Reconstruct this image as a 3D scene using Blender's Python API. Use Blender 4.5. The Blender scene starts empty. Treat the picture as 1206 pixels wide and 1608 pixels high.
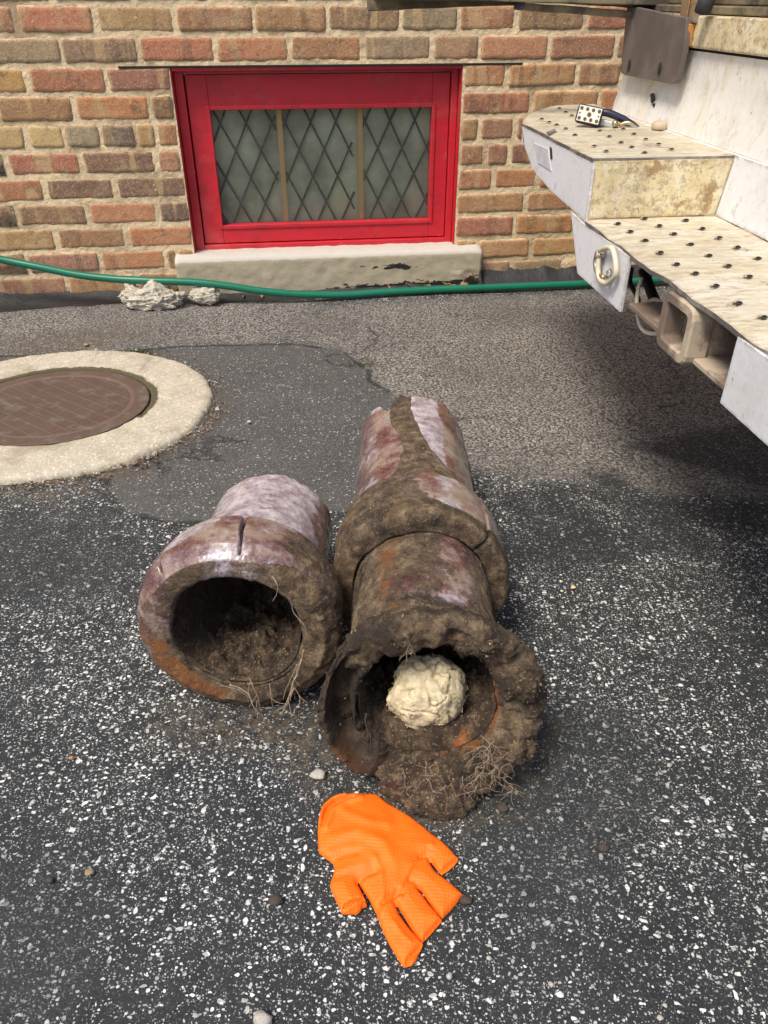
import bpy, bmesh, math, random
import numpy as np
from mathutils import Vector, Matrix, noise, geometry
random.seed(7)
R = math.radians
SC = bpy.context.scene
COL = SC.collection
# ------------------------------------------------------------------ camera
PITCH, EYE, FPX = 33.9, 0.77, 1208.0
cd = bpy.data.cameras.new('camera'); cam = bpy.data.objects.new('camera', cd); COL.objects.link(cam)
cam.location = (0, 0, EYE); cam.rotation_euler = (R(90 - PITCH), 0, 0)
cd.sensor_fit = 'VERTICAL'; cd.sensor_height = 36; cd.sensor_width = 27
cd.lens = FPX / 1608 * 36; cd.clip_end = 200; cd.clip_start = 0.02
SC.camera = cam
# ------------------------------------------------------------------ sky, sun, exposure
SUN_EL, SUN_AZ = 59.0, 219.0          # azimuth the light comes from, clockwise from +Y
w = bpy.data.worlds.new('World'); SC.world = w; w.use_nodes = True
wn = w.node_tree; bg = wn.nodes['Background']
sky = wn.nodes.new('ShaderNodeTexSky'); sky.sky_type = 'NISHITA'; sky.sun_disc = False
sky.sun_elevation = R(SUN_EL); sky.sun_rotation = R(SUN_AZ); sky.air_density = 1.0; sky.dust_density = 3.0; sky.ozone_density = 1.0
wn.links.new(sky.outputs[0], bg.inputs[0]); bg.inputs[1].default_value = 0.128
sd = bpy.data.lights.new('sun', 'SUN'); sd.energy = 2.6; sd.angle = R(17); sd.color = (1, .91, .78)
sun = bpy.data.objects.new('sun', sd); COL.objects.link(sun)
saz = R(SUN_AZ); sv = Vector((math.sin(saz) * math.cos(R(SUN_EL)), math.cos(saz) * math.cos(R(SUN_EL)), math.sin(R(SUN_EL))))
sun.rotation_euler = sv.to_track_quat('Z', 'Y').to_euler(); sun.location = sv * 8
SC.view_settings.view_transform = 'Standard'; SC.view_settings.look = 'None'
SC.view_settings.gamma = 1; SC.view_settings.exposure = 0.42
try: SC.view_settings.use_curve_mapping = False
except Exception: pass
# ------------------------------------------------------------------ places: rays from the survey point onto real planes
cT, sT = math.cos(R(PITCH)), math.sin(R(PITCH))
WA = R(7); UD = Vector((math.cos(WA), math.sin(WA), 0)); VD = Vector((-math.sin(WA), math.cos(WA), 0)); OR = Vector((0, 2.436, 0))
def W(u, v, z): return OR + UD * u + VD * v + Vector((0, 0, z))
def ray(x, y):
    a = (x - 603) / FPX; b = (804 - y) / FPX
    return Vector((a, cT + b * sT, b * cT - sT))
EY = Vector((0, 0, EYE))
def hit(x, y, n, d):
    r = ray(x, y); return EY + r * ((d - n.dot(EY)) / n.dot(r))
def GP(x, y, z=0): return hit(x, y, Vector((0, 0, 1)), z)
def WPt(x, y, v=0): return hit(x, y, VD, VD.dot(OR) + v)
def UP(x, y, u): return hit(x, y, UD, UD.dot(OR) + u)
def YP(x, y, Y): return hit(x, y, Vector((0, 1, 0)), Y)
def uvz(p): q = p - OR; return (q.dot(UD), q.dot(VD), q.z)
# ------------------------------------------------------------------ object helpers
ROOT = {}
def tag(o, label=None, cat=None, group=None, kind=None):
    if label: o['label'] = label
    if cat: o['category'] = cat
    if group: o['group'] = group
    if kind: o['kind'] = kind
    return o
def thing(name, label, cat, loc, group=None):
    o = bpy.data.objects.new(name, None); COL.objects.link(o); o.location = loc; o.empty_display_size = .05
    ROOT[o.name] = Vector(loc); return tag(o, label, cat, group)
class MB:
    def __init__(s): s.v = []; s.f = []; s.mi = []; s.at = {}
    def add(s, vs, fs, mi=0):
        k = len(s.v); s.v += [Vector(p) for p in vs]; s.f += [tuple(i + k for i in f) for f in fs]; s.mi += [mi] * len(fs); return k
    def attr(s, name, vals): s.at.setdefault(name, []).extend(vals)
    def box(s, c, size, ax=None, mi=0):
        ax = ax or (Vector((1, 0, 0)), Vector((0, 1, 0)), Vector((0, 0, 1)))
        c = Vector(c); h = [x / 2 for x in size]
        vs = [c + ax[0] * (h[0] * i) + ax[1] * (h[1] * j) + ax[2] * (h[2] * k) for i in (-1, 1) for j in (-1, 1) for k in (-1, 1)]
        s.add(vs, [(0, 1, 3, 2), (4, 6, 7, 5), (0, 4, 5, 1), (2, 3, 7, 6), (0, 2, 6, 4), (1, 5, 7, 3)], mi)
    def uvbox(s, u0, u1, v0, v1, z0, z1, mi=0):
        s.box(W((u0 + u1) / 2, (v0 + v1) / 2, (z0 + z1) / 2), (u1 - u0, v1 - v0, z1 - z0), (UD, VD, Vector((0, 0, 1))), mi)
    def prism(s, pts, off, mi=0):
        n = len(pts); pts = [Vector(p) for p in pts]
        s.add(pts + [p + off for p in pts], [tuple(range(n)), tuple(range(2 * n - 1, n - 1, -1))] + [(i, i + n, (i + 1) % n + n, (i + 1) % n) for i in range(n)], mi)
    def tube(s, pts, r, n=10, cap=True, mi=0):
        pts = [Vector(p) for p in pts]; rr = r if isinstance(r, (list, tuple)) else [r] * len(pts)
        t0 = (pts[1] - pts[0]).normalized(); a = t0.orthogonal().normalized(); vs = []
        for i, p in enumerate(pts):
            t = (pts[min(i + 1, len(pts) - 1)] - pts[max(i - 1, 0)]).normalized()
            a = (a - t * a.dot(t)).normalized(); b = t.cross(a)
            vs += [p + (a * math.cos(2 * math.pi * j / n) + b * math.sin(2 * math.pi * j / n)) * rr[i] for j in range(n)]
        fs = [(i * n + j, i * n + (j + 1) % n, (i + 1) * n + (j + 1) % n, (i + 1) * n + j) for i in range(len(pts) - 1) for j in range(n)]
        if cap: fs += [tuple(range(n))[::-1], tuple((len(pts) - 1) * n + j for j in range(n))]
        s.add(vs, fs, mi)
    def build(s, name, mats, parent=None, smooth=False, bevel=0, fixn=True):
        o0 = Vector((0, 0, 0))
        if parent is not None: o0 = ROOT[parent.name]
        me = bpy.data.meshes.new(name); me.from_pydata([tuple(p - o0) for p in s.v], [], s.f)
        mats = mats if isinstance(mats, (list, tuple)) else [mats]
        for m in mats: me.materials.append(m)
        me.polygons.foreach_set('material_index', s.mi)
        if fixn:
            bm = bmesh.new(); bm.from_mesh(me); bmesh.ops.recalc_face_normals(bm, faces=bm.faces); bm.to_mesh(me); bm.free()
        if smooth: me.polygons.foreach_set('use_smooth', [True] * len(me.polygons))
        for k, vals in s.at.items():
            a = me.attributes.new(k, 'FLOAT_VECTOR', 'POINT'); a.data.foreach_set('vector', np.array(vals, dtype=np.float32).ravel())
        me.update(); o = bpy.data.objects.new(name, me); COL.objects.link(o)
        if parent is not None: o.parent = parent
        ROOT[o.name] = o0
        if bevel:
            b = o.modifiers.new('bevel', 'BEVEL'); b.width = bevel; b.segments = 2; b.limit_method = 'ANGLE'; b.angle_limit = R(40)
            if smooth is False: 
                me.polygons.foreach_set('use_smooth', [True] * len(me.polygons)); b.harden_normals = True
        return o
def nz(p, sc, o=4, off=0.0): return noise.fractal(Vector((p[0] * sc + off, p[1] * sc + off * .7, p[2] * sc - off)), .62, 2.0, o)
def nzs(p, sc, o=3, off=0.0): return noise.fractal(Vector((p[0] * sc + off, p[1] * sc + off * .7, p[2] * sc - off)), 1.1, 2.0, o)
def sm(a, b, x):
    t = max(0, min(1, (x - a) / (b - a))) if a != b else float(x > a); return t * t * (3 - 2 * t)
# ------------------------------------------------------------------ node helpers
class NT:
    def __init__(s, name):
        s.m = bpy.data.materials.new(name); s.m.use_nodes = True; s.t = s.m.node_tree; s.b = s.t.nodes['Principled BSDF']; s.tc = None
    def n(s, k, **kw):
        x = s.t.nodes.new(k)
        for a, b in kw.items(): setattr(x, a, b)
        return x
    def L(s, a, b): s.t.links.new(a, b)
    def put(s, inp, v):
        if v is None: return
        if hasattr(v, 'is_output'): s.L(v, inp)
        else:
            if isinstance(v, (tuple, list)) and len(v) == 3 and inp.type == 'RGBA': v = (*v, 1)
            inp.default_value = v
    def obj(s):
        if not s.tc: s.tc = s.n('ShaderNodeTexCoord')
        return s.tc.outputs['Object']
    def attr(s, name, out='Vector'):
        a = s.n('ShaderNodeAttribute'); a.attribute_name = name; return a.outputs[out]
    def sep(s, v):
        x = s.n('ShaderNodeSeparateXYZ'); s.put(x.inputs[0], v); return x.outputs
    def com(s, a, b, c):
        x = s.n('ShaderNodeCombineXYZ'); s.put(x.inputs[0], a); s.put(x.inputs[1], b); s.put(x.inputs[2], c); return x.outputs[0]
    def noise(s, sc, vec=None, det=5, ro=.55, dist=0, out='Fac'):
        x = s.n('ShaderNodeTexNoise'); s.put(x.inputs['Vector'], vec if vec is not None else s.obj())
        x.inputs['Scale'].default_value = sc; x.inputs['Detail'].default_value = det; x.inputs['Roughness'].default_value = ro; x.inputs['Distortion'].default_value = dist
        return x.outputs[out]
    def vor(s, sc, vec=None, feat='F1', rnd=1):
        x = s.n('ShaderNodeTexVoronoi'); x.feature = feat; s.put(x.inputs['Vector'], vec if vec is not None else s.obj())
        x.inputs['Scale'].default_value = sc; x.inputs['Randomness'].default_value = rnd; return x.outputs
    def m_(s, op, a, b=None, c=None, clamp=False):
        x = s.n('ShaderNodeMath', operation=op); x.use_clamp = clamp; s.put(x.inputs[0], a); s.put(x.inputs[1], b)
        if c is not None: s.put(x.inputs[2], c)
        return x.outputs[0]
    def v_(s, op, a, b=None, sc=None):
        x = s.n('ShaderNodeVectorMath', operation=op); s.put(x.inputs[0], a); s.put(x.inputs[1], b)
        if sc is not None: s.put(x.inputs['Scale'], sc)
        return x.outputs[0]
    def ss(s, x, a, b):
        r = s.n('ShaderNodeMapRange'); r.interpolation_type = 'SMOOTHSTEP'; s.put(r.inputs[0], x); s.put(r.inputs[1], a); s.put(r.inputs[2], b); return r.outputs[0]
    def mix(s, f, a, b, bt='MIX'):
        x = s.n('ShaderNodeMix'); x.data_type = 'RGBA'; x.blend_type = bt; s.put(x.inputs[0], f); s.put(x.inputs[6], a); s.put(x.inputs[7], b); return x.outputs[2]
    def ramp(s, f, stops, interp='LINEAR'):
        x = s.n('ShaderNodeValToRGB'); s.put(x.inputs[0], f); e = x.color_ramp.elements; x.color_ramp.interpolation = interp
        while len(e) < len(stops): e.new(.5)
        for q, (p, c) in zip(e, stops): q.position = p; q.color = (*c, 1)
        return x.outputs[0]
    def bump(s, h, st=.5, d=.002, prev=None):
        x = s.n('ShaderNodeBump'); x.inputs['Strength'].default_value = st; x.inputs['Distance'].default_value = d; s.put(x.inputs['Height'], h)
        if prev is not None: s.L(prev, x.inputs['Normal'])
        return x.outputs[0]
    def out(s, col=None, rough=None, nrm=None, **kw):
        s.put(s.b.inputs['Base Color'], col); s.put(s.b.inputs['Roughness'], rough)
        if nrm is not None: s.L(nrm, s.b.inputs['Normal'])
        for k, v in kw.items(): s.put(s.b.inputs[k.replace('_', ' ')], v)
        return s.m
# ------------------------------------------------------------------ materials
def mat_simple(name, c, rough=.6, var=.25, sc=30, bst=.2, bd=.001, metal=0, c2=None, thr=(.45, .6)):
    k = NT(name); n = k.noise(sc, det=6)
    col = k.mix(k.m_('MULTIPLY', n, 1.0), tuple(x * (1 - var) for x in c), tuple(min(1, x * (1 + var)) for x in c))
    if c2: col = k.mix(k.ss(k.noise(sc * .4, det=8, ro=.65), *thr), col, c2)
    return k.out(col, rough, k.bump(k.noise(sc * 4, det=5), bst, bd), Metallic=metal)
def mat_asphalt():
    k = NT('asphalt'); P = k.obj()
    a = k.sep(k.attr('m1')); b = k.sep(k.attr('m2'))
    en = k.m_('SUBTRACT', k.noise(14, P, 6, .65), .5)
    en2 = k.m_('SUBTRACT', k.noise(60, P, 4, .6), .5)
    def mask(x, wn, wd, wf=0):
        q = k.m_('ADD', x, k.m_('MULTIPLY', en, wn))
        if wf: q = k.m_('ADD', q, k.m_('MULTIPLY', en2, wf))
        return k.ss(q, -wd, wd)
    patch = mask(a[0], .02, .008, .012); old = mask(a[1], .16, .055, .08); seal = mask(a[2], .11, .035, .03); dirt = mask(b[0], .10, .035, .03)
    tar = mask(b[1], .03, .005, .01); skid = mask(k.m_('ADD', b[2], .012), .09, .022, .03)
    # aggregate
    Pw = k.v_('ADD', P, k.v_('SCALE', k.v_('SUBTRACT', k.noise(120, P, 2, .5, out='Color'), (.5, .5, .5)), sc=.006))
    dens = k.noise(4.5, P, 5, .62); dn = k.m_('ADD', k.m_('MULTIPLY', k.m_('SUBTRACT', dens, .5), 1.5), k.m_('MULTIPLY', k.m_('SUBTRACT', k.noise(30, P, 3, .6), .5), .55))
    def chips(sc, frac, size, dw, stretch, st=(1, 1, 1)):
        v = k.v_('MULTIPLY', Pw, st)
        o1 = k.vor(sc, v, 'F1'); cr = k.sep(o1['Color'])
        thr = k.m_('ADD', k.m_('MULTIPLY', dn, dw), frac)
        sel = k.m_('LESS_THAN', cr[0], thr)
        rad = k.m_('MULTIPLY', k.m_('ADD', k.m_('MULTIPLY', cr[1], .8), .35), size)
        inside = k.m_('SUBTRACT', rad, o1['Distance'])
        return k.m_('MULTIPLY', sel, k.ss(inside, 0, .06)), cr[2]
    c1, r1 = chips(150, .20, .36, .40, 0, (1, .58, 1)); c5, r5 = chips(165, .18, .36, .40, 0, (.56, 1, 1)); c2, r2 = chips(270, .38, .44, .70, 0, (.72, 1, 1)); c3, r3 = chips(480, .44, .52, .80, 0); c4, r4 = chips(75, .035, .26, .05, 0, (1, .75, 1))
    chip = k.m_('MAXIMUM', k.m_('MAXIMUM', k.m_('MAXIMUM', c1, c5), c4), k.m_('MAXIMUM', k.m_('MULTIPLY', c2, .95), k.m_('MULTIPLY', c3, .60)))
    br = k.m_('ADD', k.m_('MULTIPLY', k.m_('ADD', r1, r2), .38), .28)
    chipc = k.mix(k.m_('POWER', r2, 1.3), (.20, .20, .19), (.92, .92, .89)); chipc = k.mix(.4, chipc, k.mix(br, (.12, .12, .12), (.92, .92, .90)))
    base = k.mix(k.noise(9, P, 6, .6), (.009, .0115, .0135), (.032, .038, .042))
    g6 = k.vor(620, P); g6s = k.sep(g6['Color']); base = k.mix(k.m_('MULTIPLY', k.m_('LESS_THAN', g6s[0], .5), k.ss(g6['Distance'], .6, .3)), base, k.mix(k.m_('POWER', g6s[1], 2.2), (.006, .008, .009), (.13, .13, .125))); base = k.mix(k.m_('MULTIPLY', k.ss(k.noise(24, P, 8, .8), .50, .62), .5), base, (.008, .010, .012))
    chipn = k.m_('MULTIPLY', chip, k.m_('SUBTRACT', 1, k.m_('MULTIPLY', seal, .55)))
    near = k.mix(chipn, base, chipc)
    # worn old surface: dense brown grey stones
    v1 = k.vor(185, Pw); s1 = k.sep(v1['Color']); v2 = k.vor(340, Pw); s2 = k.sep(v2['Color'])
    st1 = k.mix(s1[0], (.10, .094, .086), (.44, .405, .36)); st2 = k.mix(s2[0], (.075, .070, .064), (.66, .62, .56))
    oldc = k.mix(k.m_('MULTIPLY', k.ss(v1['Distance'], .25, .75), 1), k.mix(.5, st1, st2), (.060, .057, .053))
    oldc = k.mix(k.ss(k.noise(3.2, P, 5, .6), .35, .7), oldc, k.mix(.4, oldc, (.08, .075, .070)))
    # smooth patch: fine dark
    pb = k.mix(k.noise(6, P, 6, .65), (.040, .041, .042), (.095, .095, .092))
    f1 = k.vor(420, Pw); fs = k.sep(f1['Color']); f2 = k.vor(200, Pw); fs2 = k.sep(f2['Color'])
    fine = k.m_('MULTIPLY', k.m_('LESS_THAN', fs[0], .33), k.ss(f1['Distance'], .55, .3))
    fine2 = k.m_('MULTIPLY', k.m_('LESS_THAN', fs2[0], k.m_('ADD', .10, k.m_('MULTIPLY', dn, .25))), k.ss(f2['Distance'], .45, .3))
    patc = k.mix(k.m_('MULTIPLY', fine, .8), pb, (.26, .25, .235)); patc = k.mix(k.m_('MULTIPLY', fine2, .8), patc, (.48, .46, .43))
    col = k.mix(old, near, oldc)
    col = k.mix(k.m_('MULTIPLY', skid, .85), col, k.mix(k.m_('MULTIPLY', chip, .28), (.014, .017, .020), chipc))
    col = k.mix(patch, col, patc)
    # dark joint that outlines the patch
    edge = k.m_('ABSOLUTE', k.m_('ADD', k.m_('ADD', a[0], k.m_('MULTIPLY', en, .02)), k.m_('MULTIPLY', en2, .012)))
    jm = k.m_('MULTIPLY', k.ss(edge, .009, .002), k.ss(k.noise(9, P, 3, .5), .42, .52))
    col = k.mix(k.m_('MULTIPLY', jm, .75), col, (.014, .013, .011))
    dc = k.mix(k.noise(70, P, 5, .7), (.045, .034, .022), (.15, .115, .075))
    dm = k.m_('MULTIPLY', dirt, k.ss(k.noise(45, P, 5, .7), .40, .60)); col = k.mix(k.m_('MULTIPLY', dm, .75), col, dc)
    col = k.mix(tar, col, k.mix(k.ss(k.noise(160, P, 3, .6), .62, .7), (.018, .018, .019), (.09, .085, .08)))
    # cracks
    cv = k.v_('ADD', P, k.v_('SCALE', k.v_('SUBTRACT', k.noise(5, P, 5, .6, out='Color'), (.5, .5, .5)), sc=.35))
    ce = k.vor(1.15, cv, 'DISTANCE_TO_EDGE')['Distance']
    crk = k.m_('MULTIPLY', k.m_('MAXIMUM', old, patch), k.m_('MULTIPLY', k.ss(ce, .007, .002), k.ss(k.noise(1.9, P, 3), .5, .56)))
    col = k.mix(k.m_('MULTIPLY', crk, .55), col, (.012, .011, .010))
    # pale dust film
    col = k.mix(k.m_('MULTIPLY', k.ss(k.noise(2.1, P, 6, .65), .52, .75), .10), col, (.30, .27, .23))
    h = k.m_('ADD', k.m_('MULTIPLY', chip, .5), k.m_('MULTIPLY', k.noise(260, P, 4, .6), .9))
    h = k.m_('ADD', h, k.m_('MULTIPLY', old, k.m_('MULTIPLY', k.ss(v1['Distance'], .8, .1), .9)))
    h = k.m_('SUBTRACT', h, k.m_('MULTIPLY', k.m_('MAXIMUM', crk, jm), 3))
    ro = k.m_('SUBTRACT', .82, k.m_('MULTIPLY', chip, .2)); ro = k.m_('SUBTRACT', ro, k.m_('MULTIPLY', seal, .12))
    return k.out(col, ro, k.bump(h, .8, .0016))
def mat_brick():
    k = NT('brick'); wc = k.attr('wc'); base = k.attr('bcol'); P = k.obj()
    s = k.sep(wc)
    bandv = k.com(k.m_('ADD', s[0], k.m_('MULTIPLY', k.m_('SUBTRACT', k.noise(30, wc, 2), .5), .010)), k.m_('MULTIPLY', s[1], .16), s[2])
    nb = k.noise(26, bandv, 2, .4); nb2 = k.noise(34, k.v_('ADD', bandv, (5, 3, 9)), 2, .5)
    s2 = k.sep(k.attr('brnd'))
    cream = k.m_('MULTIPLY', k.ss(nb, .57, .63), s2[0])
    ct = k.m_('ABSOLUTE', k.m_('SUBTRACT', k.noise(24, k.v_('MULTIPLY', k.v_('ADD', wc, (2, 2, 2)), (1, .8, 1)), 1, .3), .5)); ctm = k.m_('MULTIPLY', k.ss(ct, .030, .010), k.ss(k.noise(9, wc, 2), .44, .54))
    dark = k.m_('MULTIPLY', k.ss(nb2, .54, .64), s2[1])
    col = k.mix(k.m_('MULTIPLY', dark, .8), base, k.mix(.4, (.070, .052, .040), base))
    col = k.mix(k.m_('MULTIPLY', cream, .75), col, (.50, .34, .16)); col = k.mix(k.m_('MULTIPLY', ctm, .22), col, (.55, .38, .20))
    col = k.mix(k.m_('MULTIPLY', k.ss(k.m_('ADD', s2[2], k.m_('MULTIPLY', k.m_('SUBTRACT', k.noise(40, P, 5), .5), .02)), .008, .002), .35), col, (.56, .33, .19))
    col = k.mix(k.m_('MULTIPLY', k.m_('SUBTRACT', k.noise(55, wc, 6, .75), .38), 1.7, clamp=True), col, k.mix(.5, col, (.50, .33, .20)))
    col = k.mix(k.ss(k.noise(22, k.v_('ADD', wc, (3, 8, 1)), 6, .7), .54, .68), col, k.mix(.55, col, (.09, .065, .05)))
    pv = k.vor(330, wc); pc = k.sep(pv['Color']); pore = k.m_('MULTIPLY', k.m_('LESS_THAN', pc[0], .16), k.ss(pv['Distance'], .5, .25)); col = k.mix(k.m_('MULTIPLY', pore, .6), col, (.07, .045, .03)); col = k.mix(k.m_('MULTIPLY', k.m_('GREATER_THAN', pc[0], .9), .35), col, (.60, .45, .30))
    col = k.mix(k.m_('MULTIPLY', k.ss(k.noise(70, wc, 7, .78), .60, .70), .85), col, (.05, .035, .028))
    # mortar smears at the brick's rim
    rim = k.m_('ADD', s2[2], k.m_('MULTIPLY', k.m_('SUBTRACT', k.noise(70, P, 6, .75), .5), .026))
    mm = k.ss(rim, .0042, -.0005)
    col = k.mix(k.m_('MULTIPLY', mm, .85), col, (.58, .455, .28))
    col = k.mix(k.m_('MULTIPLY', k.ss(k.noise(13, P, 7, .7), .5, .72), .38), col, (.50, .38, .22))
    crv = k.m_('MULTIPLY', k.m_('MULTIPLY', k.ss(rim, -.0035, -.0008), k.ss(rim, .0022, .0002)), k.ss(k.noise(24, P, 4, .6), .47, .60)); col = k.mix(k.m_('MULTIPLY', crv, .8), col, (.06, .04, .028))  # thin gap shadow painted in broken dark lines along the rim
    h = k.m_('ADD', k.noise(170, wc, 6, .7), k.m_('MULTIPLY', k.noise(45, wc, 3), 1.2))
    return k.out(col, .88, k.bump(h, .7, .0025))
def mat_mortar():
    k = NT('mortar'); n = k.noise(60, det=7, ro=.7)
    col = k.mix(n, (.56, .42, .245), (.95, .77, .49)); col = k.mix(k.ss(k.noise(7, det=7, ro=.7), .48, .68), col, (.42, .31, .18)); col = k.mix(k.m_('MULTIPLY', k.ss(k.noise(3.3, det=6, ro=.7), .5, .7), .4), col, (.30, .24, .17))
    sp = k.ss(k.noise(240, det=3, ro=.6), .66, .74); col = k.mix(k.m_('MULTIPLY', sp, .6), col, (.14, .10, .07))
    return k.out(col, .93, k.bump(k.noise(200, det=6, ro=.75), .8, .003))
def mat_red():
    k = NT('red_paint'); n = k.noise(40, k.v_('MULTIPLY', k.obj(), (.15, 1, 1)), 5)
    col = k.mix(n, (.46, .011, .024), (.63, .024, .040))
    col = k.mix(k.ss(k.noise(130, det=2), .765, .79), col, (.75, .6, .5))
    col = k.mix(k.m_('MULTIPLY', k.ss(k.noise(14, det=8, ro=.75), .50, .64), .40), col, (.24, .025, .022)); col = k.mix(k.m_('MULTIPLY', k.ss(k.noise(5, det=7, ro=.75), .50, .62), .22), col, (.58, .16, .13)); col = k.mix(k.ss(k.noise(38, k.v_('ADD', k.obj(), (5, 1, 2)), 8, .8), .665, .69), col, (.16, .07, .05))
    col = k.mix(k.ss(k.noise(60, k.v_('ADD', k.obj(), (3, 1, 2)), 3), .74, .77), col, (.12, .012, .012))
    return k.out(col, .42, k.bump(k.noise(55, k.v_('MULTIPLY', k.obj(), (.2, 1, 1)), 6, .65), .5, .0015))
def mat_clay():
    # m: x = mud cover, past one wet mud and painted bore shade, y = rust / terracotta, z = sky reflection painted pale lavender
    k = NT('glazed_clay'); P = k.obj(); a = k.sep(k.attr('m'))
    n1 = k.noise(16, P, 9, .72); n2 = k.noise(45, P, 6, .7); n3 = k.noise(11, k.v_('ADD', P, (2, 5, 1)), 9, .72)
    gl = k.ramp(n1, [(.36, (.070, .022, .030)), (.46, (.150, .070, .068)), (.51, (.25, .175, .15)), (.60, (.34, .28, .235))])
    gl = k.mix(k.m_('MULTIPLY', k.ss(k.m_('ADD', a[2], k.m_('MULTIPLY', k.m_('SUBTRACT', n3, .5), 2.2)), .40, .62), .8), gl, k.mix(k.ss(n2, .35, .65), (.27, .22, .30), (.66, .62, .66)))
    gl = k.mix(k.m_('MULTIPLY', k.ss(k.noise(95, P, 7, .78), .50, .66), .75), gl, (.19, .125, .07))
    q = k.m_('ADD', a[0], k.m_('MULTIPLY', k.m_('SUBTRACT', k.noise(22, P, 8, .72), .5), 1.15))
    mud = k.ss(q, .42, .58)
    md = k.ramp(k.noise(55, P, 8, .75), [(.32, (.040, .027, .017)), (.5, (.190, .128, .075)), (.66, (.50, .37, .225))])
    md = k.mix(k.ss(k.noise(17, P, 6, .7), .52, .66), md, k.mix(.6, md, (.24, .14, .06))); md = k.mix(k.ss(k.noise(13, k.v_('ADD', P, (7, 1, 3)), 8, .75), .50, .60), md, k.mix(.78, md, (.026, .020, .016))); md = k.mix(k.ss(k.noise(20, k.v_('ADD', P, (1, 9, 3)), 8, .75), .56, .66), md, k.mix(.7, md, (.30, .235, .15)))
    md = k.mix(k.ss(k.m_('ADD', a[1], k.m_('MULTIPLY', k.m_('SUBTRACT', k.noise(38, P, 9, .78), .5), 2.6)), .50, .72), md, k.mix(n2, (.15, .060, .025), (.50, .20, .055)))
    gv = k.vor(480, P); gs = k.sep(gv['Color']); gm_ = k.m_('MULTIPLY', k.m_('LESS_THAN', gs[0], .34), k.ss(gv['Distance'], .55, .3)); md = k.mix(k.m_('MULTIPLY', gm_, .7), md, k.mix(gs[1], (.012, .009, .007), (.46, .35, .22)))
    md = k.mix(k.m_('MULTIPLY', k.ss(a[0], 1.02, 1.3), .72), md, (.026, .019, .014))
    gl = k.mix(k.m_('MULTIPLY', gm_, .35), gl, k.mix(gs[1], (.03, .02, .02), (.5, .42, .33)))
    fl = k.ss(k.noise(300, P, 3, .6), .66, .74); md = k.mix(k.m_('MULTIPLY', fl, .5), md, (.42, .34, .22))
    col = k.mix(mud, gl, md)
    ro = k.mix(mud, k.mix(k.ss(k.noise(60, P, 7, .75), .4, .65), (.13, .13, .13), (.5, .5, .5)), (.92, .92, .92))
    h = k.m_('ADD', k.m_('MULTIPLY', mud, k.m_('ADD', k.m_('MULTIPLY', k.noise(190, P, 8, .85), 3.6), .35)), k.m_('MULTIPLY', k.noise(60, P, 3), .10))
    return k.out(col, ro, k.bump(h, .85, .004), Coat_Weight=k.m_('MULTIPLY', k.m_('SUBTRACT', 1, mud), .8), Coat_Roughness=.14)
def mat_mud(name='mud', dark=1.0, rust=False):
    k = NT(name); P = k.obj()
    col = k.ramp(k.noise(60, P, 8, .75), [(.3, (.022 * dark, .015 * dark, .010 * dark)), (.5, (.070 * dark, .045 * dark, .027 * dark)), (.68, (.26 * dark, .18 * dark, .105 * dark))])
    if rust: col = k.mix(k.ss(k.noise(18, P, 5, .6), .60, .72), col, (.36, .13, .035))
    gv = k.vor(420, P); gs = k.sep(gv['Color']); col = k.mix(k.m_('MULTIPLY', k.m_('MULTIPLY', k.m_('LESS_THAN', gs[0], .34), k.ss(gv['Distance'], .55, .3)), .7), col, k.mix(gs[1], (.012, .009, .007), (.42, .32, .20)))
    return k.out(col, .93, k.bump(k.noise(140, P, 8, .8), .9, .006))
def mat_truck(name, cream, rustiness, streak=(1, 1, 1), base=(.74, .75, .78), edge=.6, c1=(.62, .55, .38), c2=(.76, .72, .60)):
    k = NT(name); P = k.obj(); Pv = k.v_('MULTIPLY', P, streak)
    n = k.noise(11, Pv, 8, .7); n2 = k.noise(38, Pv, 8, .75); n3 = k.noise(9, k.v_('ADD', Pv, (4, 2, 7)), 7, .72)
    col = k.mix(k.ss(n, .62 - cream * .3, .82 - cream * .3), base, c1)
    col = k.mix(k.m_('MULTIPLY', k.ss(n2, .42, .66), min(1, cream)), col, c2)
    col = k.mix(k.m_('MULTIPLY', k.ss(k.noise(60, Pv, 8, .8), .54 - .05 * cream, .62 - .03 * cream), .75 * min(1, cream + .05)), col, (.30, .23, .14))
    rs = k.ss(k.m_('ADD', n3, k.m_('MULTIPLY', k.m_('SUBTRACT', n2, .5), .25)), .70 - rustiness * .16, .75 - rustiness * .15)
    col = k.mix(k.m_('MULTIPLY', rs, .85), col, k.mix(n2, (.12, .065, .035), (.46, .28, .10)))
    col = k.mix(k.ss(k.noise(75, Pv, 7, .8), .645 - rustiness * .05, .675), col, (.075, .058, .048))
    bv = k.n('ShaderNodeBevel'); bv.samples = 3; bv.inputs['Radius'].default_value = .008
    ge = k.n('ShaderNodeNewGeometry'); dt = k.n('ShaderNodeVectorMath', operation='DOT_PRODUCT'); k.L(bv.outputs[0], dt.inputs[0]); k.L(ge.outputs['Normal'], dt.inputs[1])
    em = k.m_('MULTIPLY', k.ss(dt.outputs['Value'], .999, .93), k.ss(k.noise(55, P, 7, .8), .42, .54))
    col = k.mix(k.m_('MULTIPLY', em, edge), col, k.mix(n2, (.05, .035, .028), (.34, .20, .08)))
    col = k.mix(k.m_('MULTIPLY', k.ss(k.noise(7, P, 9, .78), .46, .64), .42 * min(1, cream + .35)), col, (.36, .29, .19)); col = k.mix(k.m_('MULTIPLY', k.ss(k.noise(26, k.v_('ADD', P, (9, 2, 4)), 9, .8), .58, .64), .75 * min(1, rustiness * 2)), col, (.13, .095, .07))
    return k.out(col, .5, k.bump(k.noise(60, Pv, 8, .78), .5, .0025))
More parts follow.
